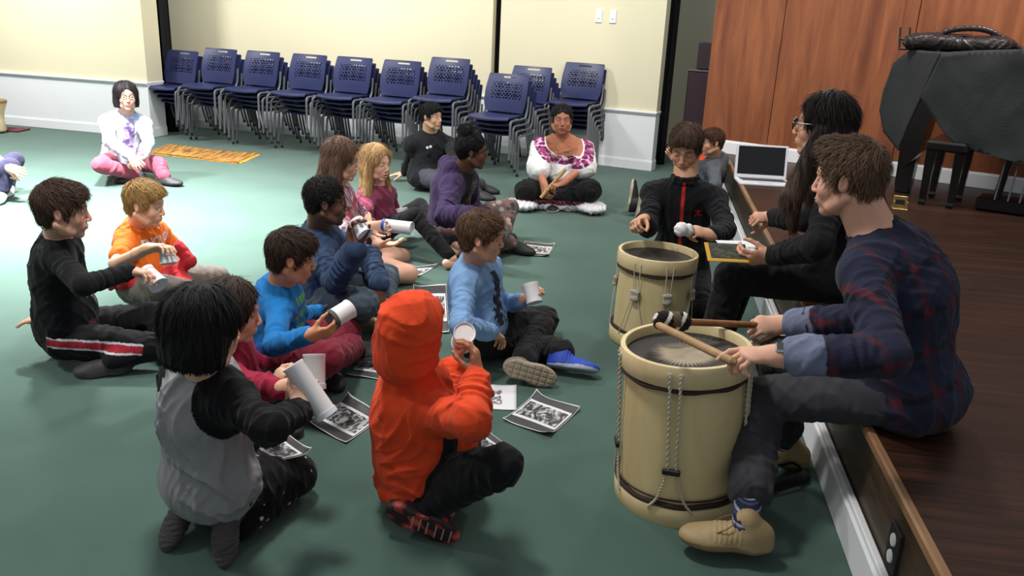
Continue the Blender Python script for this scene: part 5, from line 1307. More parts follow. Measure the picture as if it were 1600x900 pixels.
# small boy against the stage
def boy_stage(ctx):
    J = ctx['J']
    def ex(h): h.E(J['nk']-J['fw']*.09, (.06, .09, .07), k=.03)
    top(ctx, '#4a4f56', g=.022, name='hooded_sweatshirt', collar='high', extra=ex, colfn=lambda V, C: np.where(((np.linalg.norm(V-J['nk']-J['fw']*.03, axis=1) < .085) & ((V-J['nk'])@J['fw'] > .02))[:, None], np.array(rgb('#e2562c')), C), label='grey hooded top with orange lining')
    bottoms(ctx, '#1c1c20', g=.016)
    shoe(ctx, 'R', VW(.15, 1, .0), VW(1, -.1, .2), .27, '#151517', '#a39a86', tread=1); shoe(ctx, 'L', VW(.2, 1, .1), VW(1, 0, 0), .26, '#151517', '#a39a86')
make_person('boystage', dict(K=.95, S=.235, skin='#c8957a', face=195, look=(205, -2), seed=75, label='boy in a grey hooded top with orange lining, against the far stage end',
    pel=('z', 1098, 305, .14), nk=('v', 1112, 247, .0), hd=('b', 1113, 222),
    elR=('f', 1080, 262), wrR=('n', 1054, 248), elL=('n', 1118, 290), wrL=('n', 1095, 305),
    knR=('n', 1040, 310), anR=('z', 997, 316, .12), knL=('n', 1045, 318), anL=('z', 1010, 330, .12),
    handR=dict(f=VW(-.5, .8, 0), p=VW(-.2, -.2, .9), c=.8, t=.6), handL=dict(f=VW(-.9, -.2, 0), p=VW(0, -1, 0), c=.3, t=.3),
    hair=dict(style='short', col='#4a2f22', tufts=1200, tl=.045, fringe=.08, seed=35)), boy_stage)

# woman reading on the stage edge
def reader(ctx):
    J, K = ctx['J'], ctx['K']
    def cf(V, C):
        q = V-J['nk']; u = q@J['up']; l = q@J['lat']; f = q@J['fw']; C[:] = rgb('#0f0f12'); m = (f > .05) & (np.abs(l) < .075) & (u < .02) & (u > -.42); C[m] = rgb('#c9c5c0'); return C
    top(ctx, '#0f0f12', g=.020, fold=.004, disp=.005, name='cardigan', colfn=cf, label='black cardigan over a white top', w=1.1, belly=.02)
    bottoms(ctx, '#0d0d10', g=.016, label='black trousers')
    for s_ in 'LR': shoe(ctx, s_, VW(-.9, 0, .2), UPV, .26, '#141416', '#222224')
make_person('reader', dict(K=1.06, S=.265, skin='#c79479', face=172, look=(176, 0), seed=77, label='woman with glasses and long dark hair in black, on the stage with an open booklet',
    pel=('z', 1325, 432, .57), nk=('v', 1312, 262, .0), hd=('b', 1288, 196), hunch=.03,
    elL=('n', 1278, 385), wrL=('f', 1205, 400), elR=('f', 1262, 345), wrR=('f', 1206, 340),
    knL=('n', 1140, 432), anL=('d', A(-.07, -.03, -.44)), knR=('f', 1128, 408), anR=('d', A(-.07, .05, -.44)),
    handL=dict(f=VW(-1, -.1, .1), p=VW(0, .5, -.6), c=[.45, .5, .55, .6], t=.5), handR=dict(f=VW(-1, .0, .3), p=VW(0, -.6, -.6), c=[.75, .85, .9, .9], t=.8), glasses=1.3,
    hair=dict(style='long', col='#1e1715', tufts=3200, tl=.12, tw=.0035, lift=.012, seed=37, tip='#4a382e', extra=[((-.18, 0, -.1), (-.20, .05, -1.0), .34, .26), ((.0, .30, -.05), (.28, .50, -1.05), .13, .17), ((.28, .50, -1.05), (.22, .50, -1.4), .16, .10), ((.0, -.26, -.05), (.10, -.36, -1.1), .13, .12)])), reader)
# ---------------------------------------------------------------- props
def AT(px, py, ref, off=0):
    """point on the sight line as far from the camera as ref (a hand or wrist), off metres nearer (+)"""
    d = nz(ray(px, py)); return EYE+d*(np.linalg.norm(np.array(ref)-EYE)-off)
def PLN(px, py, p0, n):
    d = ray(px, py); return EYE+d*((np.array(p0)-EYE)@n)/(d@n)
M_TUBE = mat('card_tube', '#d8d6d6', .6, noise=.03, scale=14)
M_TUBEB = mat('shaker_cap_blue', '#28459c', .5); M_TUBED = mat('tube_inside', '#4a4846', .8)
def shaker(a, b, r, label, r2=None, cap='white', open_end=True):
    r2 = r2 or r; a = np.array(a); b = np.array(b); ax = nz(b-a); L = np.linalg.norm(b-a); root = empty('paper_tube_shaker', tuple(a), 0, label, 'shaker', 'white paper tube shakers')
    t = MB().lathe([(r-.003, L*.98), (r-.003, .004), (r*.2, .004)][::-1] + [(r2, L), (r2+.0015, L), (r2+.002, L-.004), (r2, L-.010), (r, .008), (r+.001, 0), (0, 0)], (0, 0, 0), 36, ax)
    t.build('tube', M_TUBE, root, smooth=True)
    MB().lathe([(0, -.004), (r+.0025, -.004), (r+.0028, .012), (r+.0005, .012)], (0, 0, 0), 36, ax).build('end_cap', {'white': M_WHITE, 'blue': M_TUBEB, 'dark': M_TUBED}[cap], root, smooth=True)
    MB().lathe([(0, L*.955), (r2*.97, L*.955)], (0, 0, 0), 30, ax).build('end_disc', M_TUBE if open_end else M_TUBED, root)
    return root
J_ = PEO['girlgrey']; shaker(AT(511, 648, J_['wrR'], -.01), AT(457, 570, J_['wrR'], .0), .031, 'long white paper tube shaker held by the girl in grey')
J_ = PEO['crimson']; shaker(AT(491, 606, J_['wrR'], .03), AT(491, 553, J_['wrR'], .03), .034, 'upright white paper tube held by the child in crimson')
J_ = PEO['boyblue']; shaker(AT(518, 500, J_['wrR'], .02), AT(547, 482, J_['wrR'], -.02), .037, 'white paper tube with a dark end held by the boy in bright blue', cap='dark')
J_ = PEO['boydenim']; shaker(AT(570, 366, J_['wrR'], .02), AT(556, 346, J_['wrR'], -.02), .036, 'short white tube held up by the boy in the denim-blue jacket')
J_ = PEO['girlbrown']; shaker(AT(600, 352, J_['wrR'], .0), AT(644, 357, J_['wrR'], .06), .036, 'white paper tube with a blue end held level by the long brown-haired girl', cap='blue')
J_ = PEO['girlblonde']; shaker(AT(628, 344, J_['wrL'], .02), AT(626, 328, J_['wrL'], .0), .042, 'pale cup shaker held by the fair-haired girl', .048)
J_ = PEO['boyblack']; shaker(AT(228, 424, J_['wrR'], -.03), AT(249, 446, J_['wrR'], .02), .034, 'white paper cup held under the hand of the boy in black', .040)
J_ = PEO['boyorange']; shaker(AT(260, 388, J_['wrR'], -.01), AT(264, 412, J_['wrR'], .0), .034, 'white paper cup held by the boy in orange', .040)
J_ = PEO['boypale']; shaker(AT(835, 472, J_['wrL'], .04), AT(828, 444, J_['wrL'], .02), .036, 'small white cup held out by the boy in pale blue', .039)
J_ = PEO['hoodie']; shaker(AT(722, 536, J_['wrL'], -.03), AT(726, 520, J_['wrL'], .10), .038, 'white tube held up by the child in the orange hood')

# ------------------------------------------------ big double-headed drums
M_DRUM = wood_mat('drum_shell', '#bba878', '#d6c596', .55, (6, 6, 1.5), bump=.03)
M_HOOP = wood_mat('drum_hoop', '#c2ae80', '#d9c79a', .5, (8, 8, 8), bump=.03)
M_BAND = mat('hide_edge', '#2c1c16', .85, noise=.3, scale=60, bump=.4)
M_ROPE = mat('cord', '#c3bda6', .85, noise=.12, scale=200, bump=.5)
M_TAB = mat('leather_tab', '#131315', .6); M_FUR = mat('pale_fur_tab', '#b9b2a2', .95, noise=.25, scale=60, bump=.8)
def head_mat(dark, light, rr):
    m, nt, b = newmat('drum_hide'); L = nt.links; tc = nd(nt, 'ShaderNodeTexCoord'); n = nd(nt, 'ShaderNodeTexNoise', Scale=14.0, Detail=6.0); L.new(tc.outputs['Object'], n.inputs['Vector'])
    g = nd(nt, 'ShaderNodeSeparateXYZ'); L.new(tc.outputs['Object'], g.inputs[0])
    cx = nd(nt, 'ShaderNodeMath', operation='MULTIPLY'); cy = nd(nt, 'ShaderNodeMath', operation='MULTIPLY'); L.new(g.outputs[0], cx.inputs[0]); L.new(g.outputs[0], cx.inputs[1]); L.new(g.outputs[1], cy.inputs[0]); L.new(g.outputs[1], cy.inputs[1])
    a = nd(nt, 'ShaderNodeMath', operation='ADD'); L.new(cx.outputs[0], a.inputs[0]); L.new(cy.outputs[0], a.inputs[1]); s = nd(nt, 'ShaderNodeMath', operation='SQRT'); L.new(a.outputs[0], s.inputs[0])
    at = nd(nt, 'ShaderNodeMath', operation='ARCTAN2'); L.new(g.outputs[1], at.inputs[0]); L.new(g.outputs[0], at.inputs[1])
    w_ = nd(nt, 'ShaderNodeMath', operation='MULTIPLY'); L.new(at.outputs[0], w_.inputs[0]); w_.inputs[1].default_value = 46; sn = nd(nt, 'ShaderNodeMath', operation='SINE'); L.new(w_.outputs[0], sn.inputs[0])
    k = nd(nt, 'ShaderNodeMath', operation='MULTIPLY_ADD'); L.new(sn.outputs[0], k.inputs[0]); k.inputs[1].default_value = .010; L.new(s.outputs[0], k.inputs[2])
    k2 = nd(nt, 'ShaderNodeMath', operation='MULTIPLY_ADD'); L.new(n.outputs[0], k2.inputs[0]); k2.inputs[1].default_value = .05; L.new(k.outputs[0], k2.inputs[2])
    r = nd(nt, 'ShaderNodeValToRGB'); r.color_ramp.elements[0].position = rr; r.color_ramp.elements[1].position = rr+.035; r.color_ramp.elements[0].color = rgb(light)+(1,); r.color_ramp.elements[1].color = rgb(dark)+(1,)
    L.new(k2.outputs[0], r.inputs[0]); mx = nd(nt, 'ShaderNodeMix', data_type='RGBA', blend_type='MULTIPLY'); mx.inputs[0].default_value = .5; L.new(r.outputs[0], mx.inputs[6]); L.new(n.outputs[0], mx.inputs[7]); L.new(mx.outputs[2], b.inputs['Base Color'])
    b.inputs['Roughness'].default_value = .6
    bp = nd(nt, 'ShaderNodeBump', Strength=.5, Distance=.006); L.new(sn.outputs[0], bp.inputs['Height']); bp.inputs['Strength'].default_value = .15; L.new(bp.outputs[0], b.inputs['Normal']); return m
def twisted(mb, pts, r):
    """two strands laid round each other"""
    P = spline(pts, max(2, int(90/len(pts)))) if len(pts) > 2 else [np.array(pts[0])+(np.array(pts[1])-pts[0])*t for t in np.linspace(0, 1, 80)]
    d = nz(P[-1]-P[0]); u = nz(np.cross(d, A(0, 0, 1)+d*.1)); v = np.cross(d, u)
    for ph in (0, math.pi):
        mb.tube([p+(u*math.cos(i*.9+ph)+v*math.sin(i*.9+ph))*r*.55 for i, p in enumerate(P)], r*.62, 5)
def drum(c, r0, r1, hgt, tilt, angles, rot, label, headm, fur=False, lean=(0, 0)):
    root = empty('bass_drum', (c[0], c[1], 0), 0, label, 'drum', 'tall wooden double-headed drums')
    root.rotation_euler = (lean[1], lean[0], 0)
    th = .008; b0, b1 = .075, hgt-.085
    MB().lathe([(r0-.004, .02), (r0-.004+(r1-r0)*.1, .02), (r0-.006+(r1-r0)*.2, .12), (r0+(r1-r0)*.5-.004, hgt*.5), (r1-.008, hgt-.05), (r1-.02, hgt-.05)], n=72).build('shell', M_DRUM, root, smooth=True)
    def hoop(z0, z1, r, name):
        MB().lathe([(r-.004, z0), (r+.010, z0), (r+.012, z0+.003), (r+.012, z1-.003), (r+.010, z1), (r-.004, z1), (r-.006, z1-.003), (r-.006, z0+.002), (r-.004, z0)], n=72).build(name, M_HOOP, root, smooth=True)
    hoop(.0, .068, r0, 'lower_hoop'); hoop(hgt-.072, hgt, r1, 'upper_hoop')
    rb = np.random.default_rng(3)
    for z, r, nme in ((.078, r0, 'lower_hide_edge'), (hgt-.082, r1, 'upper_hide_edge')):
        m = MB(); m.tube([(math.cos(t)*(r+.003), math.sin(t)*(r+.003), z+.0025*math.sin(t*9)) for t in np.linspace(0, 6.283, 97)[:-1]], .0085, 8, closed=True); m.build(nme, M_BAND, root, smooth=True)
    if not fur: MB().tube([(math.cos(t)*(r0+.003), math.sin(t)*(r0+.003), .098) for t in np.linspace(0, 6.283, 73)[:-1]], .0035, 6, closed=True).build('lower_stripe', M_BAND, root, smooth=True)
    hd_ = MB().lathe([(0, hgt-.034), (r1*.5, hgt-.035), (r1-.004, hgt-.034), (r1-.005, hgt-.05)], n=64).build('drum_head', headm, root, smooth=True)
    for i, a in enumerate(angles):
        a = R_(a); rp = lambda t, z, rr: A(math.cos(t)*rr, math.sin(t)*rr, z)
        g = MB(); w = .10/ r1*.5*.32; zm = hgt*(.36 if not fur else .60)
        for s_ in (-1, 1):
            top = rp(a+s_*w, hgt-.030, r1+.014); top0 = rp(a+s_*w, hgt-.028, r1-.008); mid = rp(a+s_*w*.75, zm, (r0+r1)/2+.008)
            if fur: g.tube([top0, top, mid], .0028, 6)
            else: twisted(g, [top, rp(a+s_*w*.9, (hgt+zm)/2, r1+.012), mid], .0052)
            low = rp(a+s_*w*4.2, .06, r0+.014)
            if fur: g.tube([mid, (mid+low)/2+rp(a, 0, .004), low], .0025, 6)
            else: twisted(g, [mid, rp(a+s_*w*2.4, zm*.52, r0+.010), low], .0045)
            g.lathe([(0, .006), (.009, .005), (.010, 0)], top0+A(0, 0, .0) if fur else rp(a+s_*w, hgt-.028, r1+.010), 10, rp(a, 0, 1))
        g.build('tension_cord', M_ROPE, root, smooth=True)
        R = np.stack([A(-math.sin(a), math.cos(a), 0), A(math.cos(a), math.sin(a), 0), A(0, 0, 1)], 1)
        if fur:
            h = Sh(); h.B((0, 0, 0), (.022, .008, .022), .006); h.E((0, .004, -.018), (.017, .010, .014), k=.01); h.E((0, 0, .02), (.024, .008, .010), k=.01)
            V, Fq, C = h.mesh(.0025, disp=lambda P: .002*np.sin(P@A(900, 700, 300))+.0015*np.sin(P@A(-500, 800, 700)))
            o = qmesh('fur_tab', V@R.T+rp(a, zm, r1+.012), Fq, np.tile(A(.5, .48, .42), (len(V), 1)), M_FUR, root)
        else: MB().box(rp(a, zm, (r0+r1)/2+.012), (.029, .007, .010), R, .003).build('leather_slider', M_TAB, root)
    return root
HM1 = head_mat('#1c1412', '#b5a58c', .10); HM2 = head_mat('#342c2a', '#3f3632', .05)
d1 = drum((.235, 2.64), .215, .205, .565, 0, (-100, -20, -172, 80, 140), 0, 'tall pale wooden drum nearest the camera, with twisted cords and black sliders', HM1, lean=(-.062, .0))
st = MB(); P = spline([(.40, 2.70, .10), (.47, 2.74, .05), (.56, 2.82, .030), (.66, 2.90, .012), (.70, 2.83, .012), (.62, 2.76, .010), (.53, 2.70, .010), (.47, 2.68, .010)], 8)
vs = []; fs = []
for i, p in enumerate(P):
    t = nz(P[min(i+1, len(P)-1)]-P[max(i-1, 0)]); s_ = nz(np.cross(t, A(0, 0, 1))*.7+A(0, 0, 1)*.7)
    vs += [p-s_*.022+A(0, 0, .016), p+s_*.022+A(0, 0, .016)]
fs = [(2*i, 2*i+1, 2*i+3, 2*i+2) for i in range(len(P)-1)]
o = MB().add(vs, fs).build('carry_strap', M_BLACK, None, smooth=True); o.modifiers.new('s', 'SOLIDIFY').thickness = .004; tag(o, 'black webbing carry strap lying on the carpet beside the nearest drum', 'strap')
d2 = drum((.115, 4.13), .195, .190, .475, 0, (-118, -72, -22, 168, 60), 0, 'smaller pale wooden drum with fluffy cord tabs, in front of the kneeling boy', HM2, fur=True, lean=(.015, .0))
# drum sticks
M_STICK = wood_mat('stick_wood', '#8c6a45', '#a8865e', .5, (20, 20, 4)); M_STICKD = wood_mat('stick_dark', '#6e4520', '#8c5c2e', .45, (20, 20, 4))
J_ = PEO['man']; hl = J_['wrL']+J_['hfL']*.10; hr = J_['wrR']+J_['hfR']*.09
a = PLN(1028, 508, (0, 2.52, 0), A(0, 1, 0)); q = hl+A(-.03, 0, -.02); b = q+nz(q-a)*.03
r = empty('drumstick', tuple(a), 0, 'plain pale wooden drumstick in the seated man\'s near hand', 'drumstick'); MB().lathe([(0, 0), (.010, .002), (.0125, .012), (.0125, np.linalg.norm(b-a)-.01), (0, np.linalg.norm(b-a))], (0, 0, 0), 16, b-a).build('stick', M_STICK, r, smooth=True)
a = PLN(1050, 502, (0, 2.72, 0), A(0, 1, 0)); b = hr+nz(hr-a)*.05; ax = nz(b-a)
r = empty('drum_mallet', tuple(a), 0, 'wooden mallet with black and white wrapped head in the man\'s far hand', 'mallet'); MB().lathe([(0, 0), (.011, .001), (.0125, .03), (.0115, np.linalg.norm(b-a)), (0, np.linalg.norm(b-a)+.003)], (0, 0, 0), 16, ax).build('stick', M_STICKD, r, smooth=True)
h = Sh(); h.C(-ax*.035, ax*.035, .034, .034); V, Fq, C = h.mesh(.003, disp=lambda P: .0015*np.sin(P@A(300, 200, 260))); u = nz(np.cross(ax, A(0, 0, 1))); t = np.arctan2(V@u, V@np.cross(ax, u)); n = (np.abs(((V@ax)/.034+.6*np.sin(t+1)) % 1.6-.8) < .22); C[:] = rgb('#17120f'); C[n] = rgb('#c9c5bd'); C[(V@ax > -.01) & (V@ax < .02) & (np.sin(t-.9) > .4)] = rgb('#5b4a3c')
qmesh('wrapped_head', V, Fq, C, M_CLOTH, r)
J_ = PEO['boydrum']; hh = J_['wrL']+J_['hfL']*.07
a = AT(1070, 359, hh, .03); ax = nz(hh-a); r = empty('drum_mallet', tuple(a), 0, 'mallet with a white padded head held by the kneeling boy', 'mallet')
MB().tube([ax*0, hh-a+ax*.05], .008, 10).build('stick', M_STICK, r, smooth=True)
h = Sh(); h.E(-ax*.018, (.036, .036, .036)); h.E(ax*.020, (.026, .026, .032), k=.006); V, Fq, C = h.mesh(.003, disp=lambda P: .0018*np.sin(P@A(200, 160, 260)+np.sin(P@A(90, 40, 80))*2)); C[:] = rgb('#dcdcdc'); qmesh('padded_head', V, Fq, C, M_CLOTH, r)
J_ = PEO['blouse']; a = AT(884, 264, J_['wrL'], .05); b = AT(845, 309, J_['wrR'], .06)
r = empty('flute', tuple(a), 0, 'pale wooden flute across the lap of the woman in white', 'flute'); ax = b-a; L_ = np.linalg.norm(ax); m = MB().lathe([(0, 0), (.008, 0), (.0145, .003), (.0145, L_), (.010, L_), (.010, L_-.01), (0, L_-.01)], (0, 0, 0), 16, ax); m.build('body', mat('cane', '#b8925a', .5), r, smooth=True)
mm = MB(); un = nz(-FW-nz(ax)*(-FW@nz(ax)))
for k in range(5): mm.lathe([(0, .0152), (.004, .0152), (.004, .012)], nz(ax)*L_*(.35+.1*k), 8, un)
mm.build('finger_holes', M_TAB, r)
# booklet
J_ = PEO['reader']; hb = J_['wrL']+J_['hfL']*.09
p0 = AT(1101, 404, hb, .02); p1 = AT(1171, 408, hb, .02); p2 = AT(1163, 379, hb, -.10); p3 = AT(1101, 377, hb, -.10); 
def paper_sheet(name, c4, m, nx=14, curl=.0, lift=0., amp=.0, seed=1, thick=.0008, parent=None, nrm=None):
    """sheet spanning four corners, corners curling up"""
    c4 = [np.array(c, float) for c in c4]; vs = []; fs = []; ny = nx; rr = np.random.default_rng(seed); ph = rr.uniform(0, 6, 3)
    n = nz(np.cross(c4[1]-c4[0], c4[3]-c4[0])); n = n*np.sign(n[2]+1e-6)
    if nrm is not None: n = nz(nrm)
    for j in range(ny+1):
        for i in range(nx+1):
            u, v = i/nx, j/ny; p = c4[0]*(1-u)*(1-v)+c4[1]*u*(1-v)+c4[2]*u*v+c4[3]*(1-u)*v
            e = (abs(u-.5)*2)**4*(abs(v-.5)*2)**4; z = curl*e*(.6+.4*math.sin(ph[0]+u*3+v*5))+curl*.35*((abs(v-.5)*2)**5)*(.5+.5*math.sin(ph[1]+u*4))+amp*(1+math.sin(ph[2]+u*5+v*2))
            vs.append(p+n*(z+lift))
    for j in range(ny):
        for i in range(nx): a_ = j*(nx+1)+i; fs.append((a_, a_+1, a_+nx+2, a_+nx+1))
    me = bpy.data.meshes.new(name); me.from_pydata([tuple(v) for v in vs], [], fs); uvl = me.uv_layers.new(name='UVMap')
    for pl in me.polygons:
        pl.use_smooth = True
        for li in pl.loop_indices: k = me.loops[li].vertex_index; uvl.data[li].uv = ((k % (nx+1))/nx, (k//(nx+1))/ny)
    me.materials.append(m); o = bpy.data.objects.new(name, me); COL.objects.link(o); o.parent = parent
    sm = o.modifiers.new('s', 'SOLIDIFY'); sm.thickness = thick; sm.offset = 1
    return o
def print_mat(seed, kind):
    """black-and-white photocopy: dark page with thin white edge and a busy picture inside a torn white band"""
    m, nt, b = newmat('printed_sheet'); L = nt.links; tc = nd(nt, 'ShaderNodeTexCoord'); g = nd(nt, 'ShaderNodeSeparateXYZ'); L.new(tc.outputs['UV'], g.inputs[0])
    mp = nd(nt, 'ShaderNodeMapping'); mp.inputs['Location'].default_value = (seed*3.7, seed*1.3, 0); mp.inputs['Scale'].default_value = (5.5, 3.2, 1); L.new(tc.outputs['UV'], mp.inputs[0])
    n = nd(nt, 'ShaderNodeTexNoise', Scale=1.15, Detail=4.0, Distortion=2.2); L.new(mp.outputs[0], n.inputs['Vector'])
    r = nd(nt, 'ShaderNodeValToRGB'); r.color_ramp.interpolation = 'EASE'; e = r.color_ramp.elements; e[0].position = .40; e[0].color = (.025, .025, .025, 1); e[1].position = .62; e[1].color = (.55, .55, .55, 1); q = e.new(.50); q.color = (.12, .12, .12, 1); q = e.new(.54); q.color = (.35, .35, .35, 1)
    L.new(n.outputs[0], r.inputs[0])
    def box_mask(u0, u1, v0, v1, jit=0):
        out = None
        for sock, lo, hi in ((g.outputs[0], u0, u1), (g.outputs[1], v0, v1)):
            src = sock
            if jit:
                ad = nd(nt, 'ShaderNodeMath', operation='MULTIPLY_ADD'); L.new(n.outputs[0], ad.inputs[0]); ad.inputs[1].default_value = jit; L.new(sock, ad.inputs[2]); src = ad.outputs[0]
            a_ = nd(nt, 'ShaderNodeMath', operation='GREATER_THAN'); L.new(src, a_.inputs[0]); a_.inputs[1].default_value = lo
            c_ = nd(nt, 'ShaderNodeMath', operation='LESS_THAN'); L.new(src, c_.inputs[0]); c_.inputs[1].default_value = hi
            m_ = nd(nt, 'ShaderNodeMath', operation='MULTIPLY'); L.new(a_.outputs[0], m_.inputs[0]); L.new(c_.outputs[0], m_.inputs[1])
            if out is None: out = m_.outputs[0]
            else: z_ = nd(nt, 'ShaderNodeMath', operation='MULTIPLY'); L.new(out, z_.inputs[0]); L.new(m_.outputs[0], z_.inputs[1]); out = z_.outputs[0]
        return out
    cur = None
    def lay(base, col, mask):
        mx = nd(nt, 'ShaderNodeMix', data_type='RGBA'); L.new(mask, mx.inputs[0])
        if isinstance(base, tuple): mx.inputs[6].default_value = base
        else: L.new(base, mx.inputs[6])
        if isinstance(col, tuple): mx.inputs[7].default_value = col
        else: L.new(col, mx.inputs[7])
        return mx.outputs[2]
    if kind == 'dark':
        cur = lay((.62, .62, .62, 1), (.045, .045, .048, 1), box_mask(.015, .985, .02, .98))
        cur = lay(cur, (.68, .68, .68, 1), box_mask(.04, .97, .22, .80, 0)); cur = lay(cur, r.outputs[0], box_mask(.10, .96, .31, .76, .05))
    else:
        r.color_ramp.elements[0].color = (.25, .14, .22, 1); r.color_ramp.elements[-1].color = (.8, .78, .8, 1)
        cur = lay((.74, .74, .76, 1), r.outputs[0], box_mask(.58, .86, .30, .84, .22))
    L.new(cur, b.inputs['Base Color']); b.inputs['Roughness'].default_value = .55; return m
PM = [print_mat(i, 'dark') for i in range(3)]; PW = print_mat(7, 'white')
SHEETS = [
    ([(858, 684), (785, 657), (838, 615), (906, 641)], 0, 'photocopied sheet lying flat on the open carpet right of the orange-hooded child', .016),
    ([(760, 729), (706, 690), (756, 669), (806, 706)], 1, 'photocopied sheet half under the knee of the orange-hooded child', .006),
    ([(541, 694), (477, 663), (544, 621), (600, 650)], 2, 'photocopied sheet on the carpet below the girl\'s long white tube', .020),
    ([(424, 724), (352, 690), (420, 655), (488, 709)], 0, 'photocopied sheet lying across the thighs of the girl in grey', .012),
    ([(597, 594), (541, 588), (578, 545), (628, 556)], 1, 'photocopied sheet left of the orange hood, beside the striped black shoe', .010),
    ([(856, 402), (808, 398), (820, 379), (867, 383)], 2, 'small photocopied sheet farthest back, near the floral leggings', .012),
    ([(652, 434), (618, 438), (640, 418), (684, 415)], 0, 'photocopied sheet beside the bare knee of the brown-haired girl', .016),
    ([(702, 521), (645, 522), (646, 447), (697, 446)], 1, 'photocopied sheet behind the boy in pale blue', .008),
    ([(404, 514), (372, 515), (374, 474), (402, 472)], 2, 'photocopied sheet on the carpet behind the boy in bright blue', .006)]
for i, (cs, k, lb, cu) in enumerate(SHEETS):
    o = paper_sheet('printed_sheet', [Z(x, y, .002 if i != 3 else .19) for x, y in cs], PM[k], curl=cu*1.5, amp=.0015, seed=i+3, lift=.001); tag(o, lb, 'paper', 'photocopied sheets on the carpet')
o = paper_sheet('drawing_sheet', [Z(x, y, .002) for x, y in ((712, 636), (807, 642), (807, 604), (708, 597))], PW, curl=.012, seed=2, lift=.001); tag(o, 'white sheet with a small pinkish drawing, beside the orange-hooded child', 'paper')
# open booklet
def booklet_mat():
    m, nt, b = newmat('booklet_cover'); L = nt.links; tc = nd(nt, 'ShaderNodeTexCoord'); n = nd(nt, 'ShaderNodeTexNoise', Scale=5.0, Detail=3.0, Distortion=1.0); L.new(tc.outputs['UV'], n.inputs['Vector'])
    r = nd(nt, 'ShaderNodeValToRGB'); e = r.color_ramp.elements; e[0].position = .42; e[0].color = (.01, .012, .008, 1); e[1].position = .6; e[1].color = (.05, .05, .022, 1); L.new(n.outputs[0], r.inputs[0])
    g = nd(nt, 'ShaderNodeSeparateXYZ'); L.new(tc.outputs['UV'], g.inputs[0]); a_ = nd(nt, 'ShaderNodeMath', operation='LESS_THAN'); L.new(g.outputs[1], a_.inputs[0]); a_.inputs[1].default_value = .16
    c_ = nd(nt, 'ShaderNodeMath', operation='LESS_THAN'); L.new(g.outputs[0], c_.inputs[0]); c_.inputs[1].default_value = .10; mxm = nd(nt, 'ShaderNodeMath', operation='MAXIMUM'); L.new(a_.outputs[0], mxm.inputs[0]); L.new(c_.outputs[0], mxm.inputs[1])
    mx = nd(nt, 'ShaderNodeMix', data_type='RGBA'); L.new(mxm.outputs[0], mx.inputs[0]); L.new(r.outputs[0], mx.inputs[6]); mx.inputs[7].default_value = rgb('#b98a1e')+(1,); L.new(mx.outputs[2], b.inputs['Base Color']); b.inputs['Roughness'].default_value = .75; return m
bk = empty('booklet', tuple(p0), 0, 'open booklet with yellow edge held by the woman on the stage', 'booklet')
o = paper_sheet('cover', [q_-p0 for q_ in (AT(1106, 408, hb, .03), AT(1172, 411, hb, .03), AT(1164, 382, hb, -.05), AT(1100, 379, hb, -.05))], booklet_mat(), thick=.0015, parent=bk, nrm=-FW)
o = paper_sheet('pages', [q_-p0 for q_ in (AT(1140, 404, hb, .0), AT(1178, 398, hb, .0), AT(1186, 378, hb, -.07), AT(1118, 376, hb, -.07))], M_WHITE, thick=.003, parent=bk, nrm=-FW)
# ---------------------------------------------------------------- stage furniture and things by the walls
M_CASE = mat('laptop_shell', '#c9cbd0', .35, noise=.02, metal=.1); M_KEYS = mat('laptop_keys', '#26272b', .6); M_SCREEN = mat('screen', '#060608', .12, noise=0)
lp = Z(1155, 289, SZ); lq = Z(1237, 294, SZ); ux = nz(lq-lp); uy = A(-ux[1], ux[0], 0); RL = np.stack([ux, uy, A(0, 0, 1)], 1); W = .40
lap = empty('laptop', tuple(lp+ux*W/2+uy*.13), math.atan2(ux[1], ux[0]), 'open white laptop with a dark screen standing on the stage floor', 'laptop')
MB().box((0, 0, .009), (W/2, .13, .008), None, .003).build('base', M_CASE, lap)
k = MB()
for j in range(5):
    for i in range(14): k.box((-W*.43+W*.86*(i+.5)/14+(.004*j), .105-.022*j-.012, .0185), (W*.027, .0085, .0015), None, .0008)
k.build('keyboard', M_KEYS, lap); MB().box((0, -.082, .0175), (.05, .03, .0008)).build('touchpad', mat('touchpad', '#b3b5ba', .4), lap)
ta = R_(14); Rs = np.array(Matrix.Rotation(-ta, 3, 'X'))
cs = A(0, .128, .018)+Rs@A(0, 0, .128); MB().box(cs, (W/2, .004, .128), Rs, .003).build('lid', M_CASE, lap); MB().box(cs+Rs@A(0, -.0045, .006), (W/2-.020, .0008, .108), Rs).build('screen', M_SCREEN, lap)
# plate with two white caps in the stage front, brass floor box
pc = A(SX+.015, 2.10, .235); op = empty('outlet_plate', tuple(pc), 0, 'dark outlet plate with two round white covers in the stage front', 'outlet')
MB().box((0, 0, 0), (.006, .045, .065), None, .002).build('plate', M_DARK, op)
for dz in (.026, -.026): MB().lathe([(0, .010), (.017, .009), (.019, .005), (.019, 0)], (-.002, 0, dz), 20, (-1, 0, 0)).build('cover', M_WHITE, op)
M_BRASS = mat('brass', '#a8925e', .35, metal=.8, noise=.05)
fb = Z(1405, 326, SZ); fo = empty('floor_outlet_box', tuple(fb), R_(-10), 'small brass floor box standing open on the stage behind the man', 'outlet')
MB().box((0, 0, .004), (.05, .05, .004), None, .002).build('base_plate', M_BRASS, fo)
m = MB(); m.box((0, .03, .045), (.045, .006, .038), None, .002); m.box((-.04, .0, .03), (.005, .035, .024), None, .002); m.box((.04, .0, .03), (.005, .035, .024), None, .002); m.build('hood', M_BRASS, fo); MB().box((0, .022, .042), (.028, .004, .016)).build('socket', M_TAB, fo)
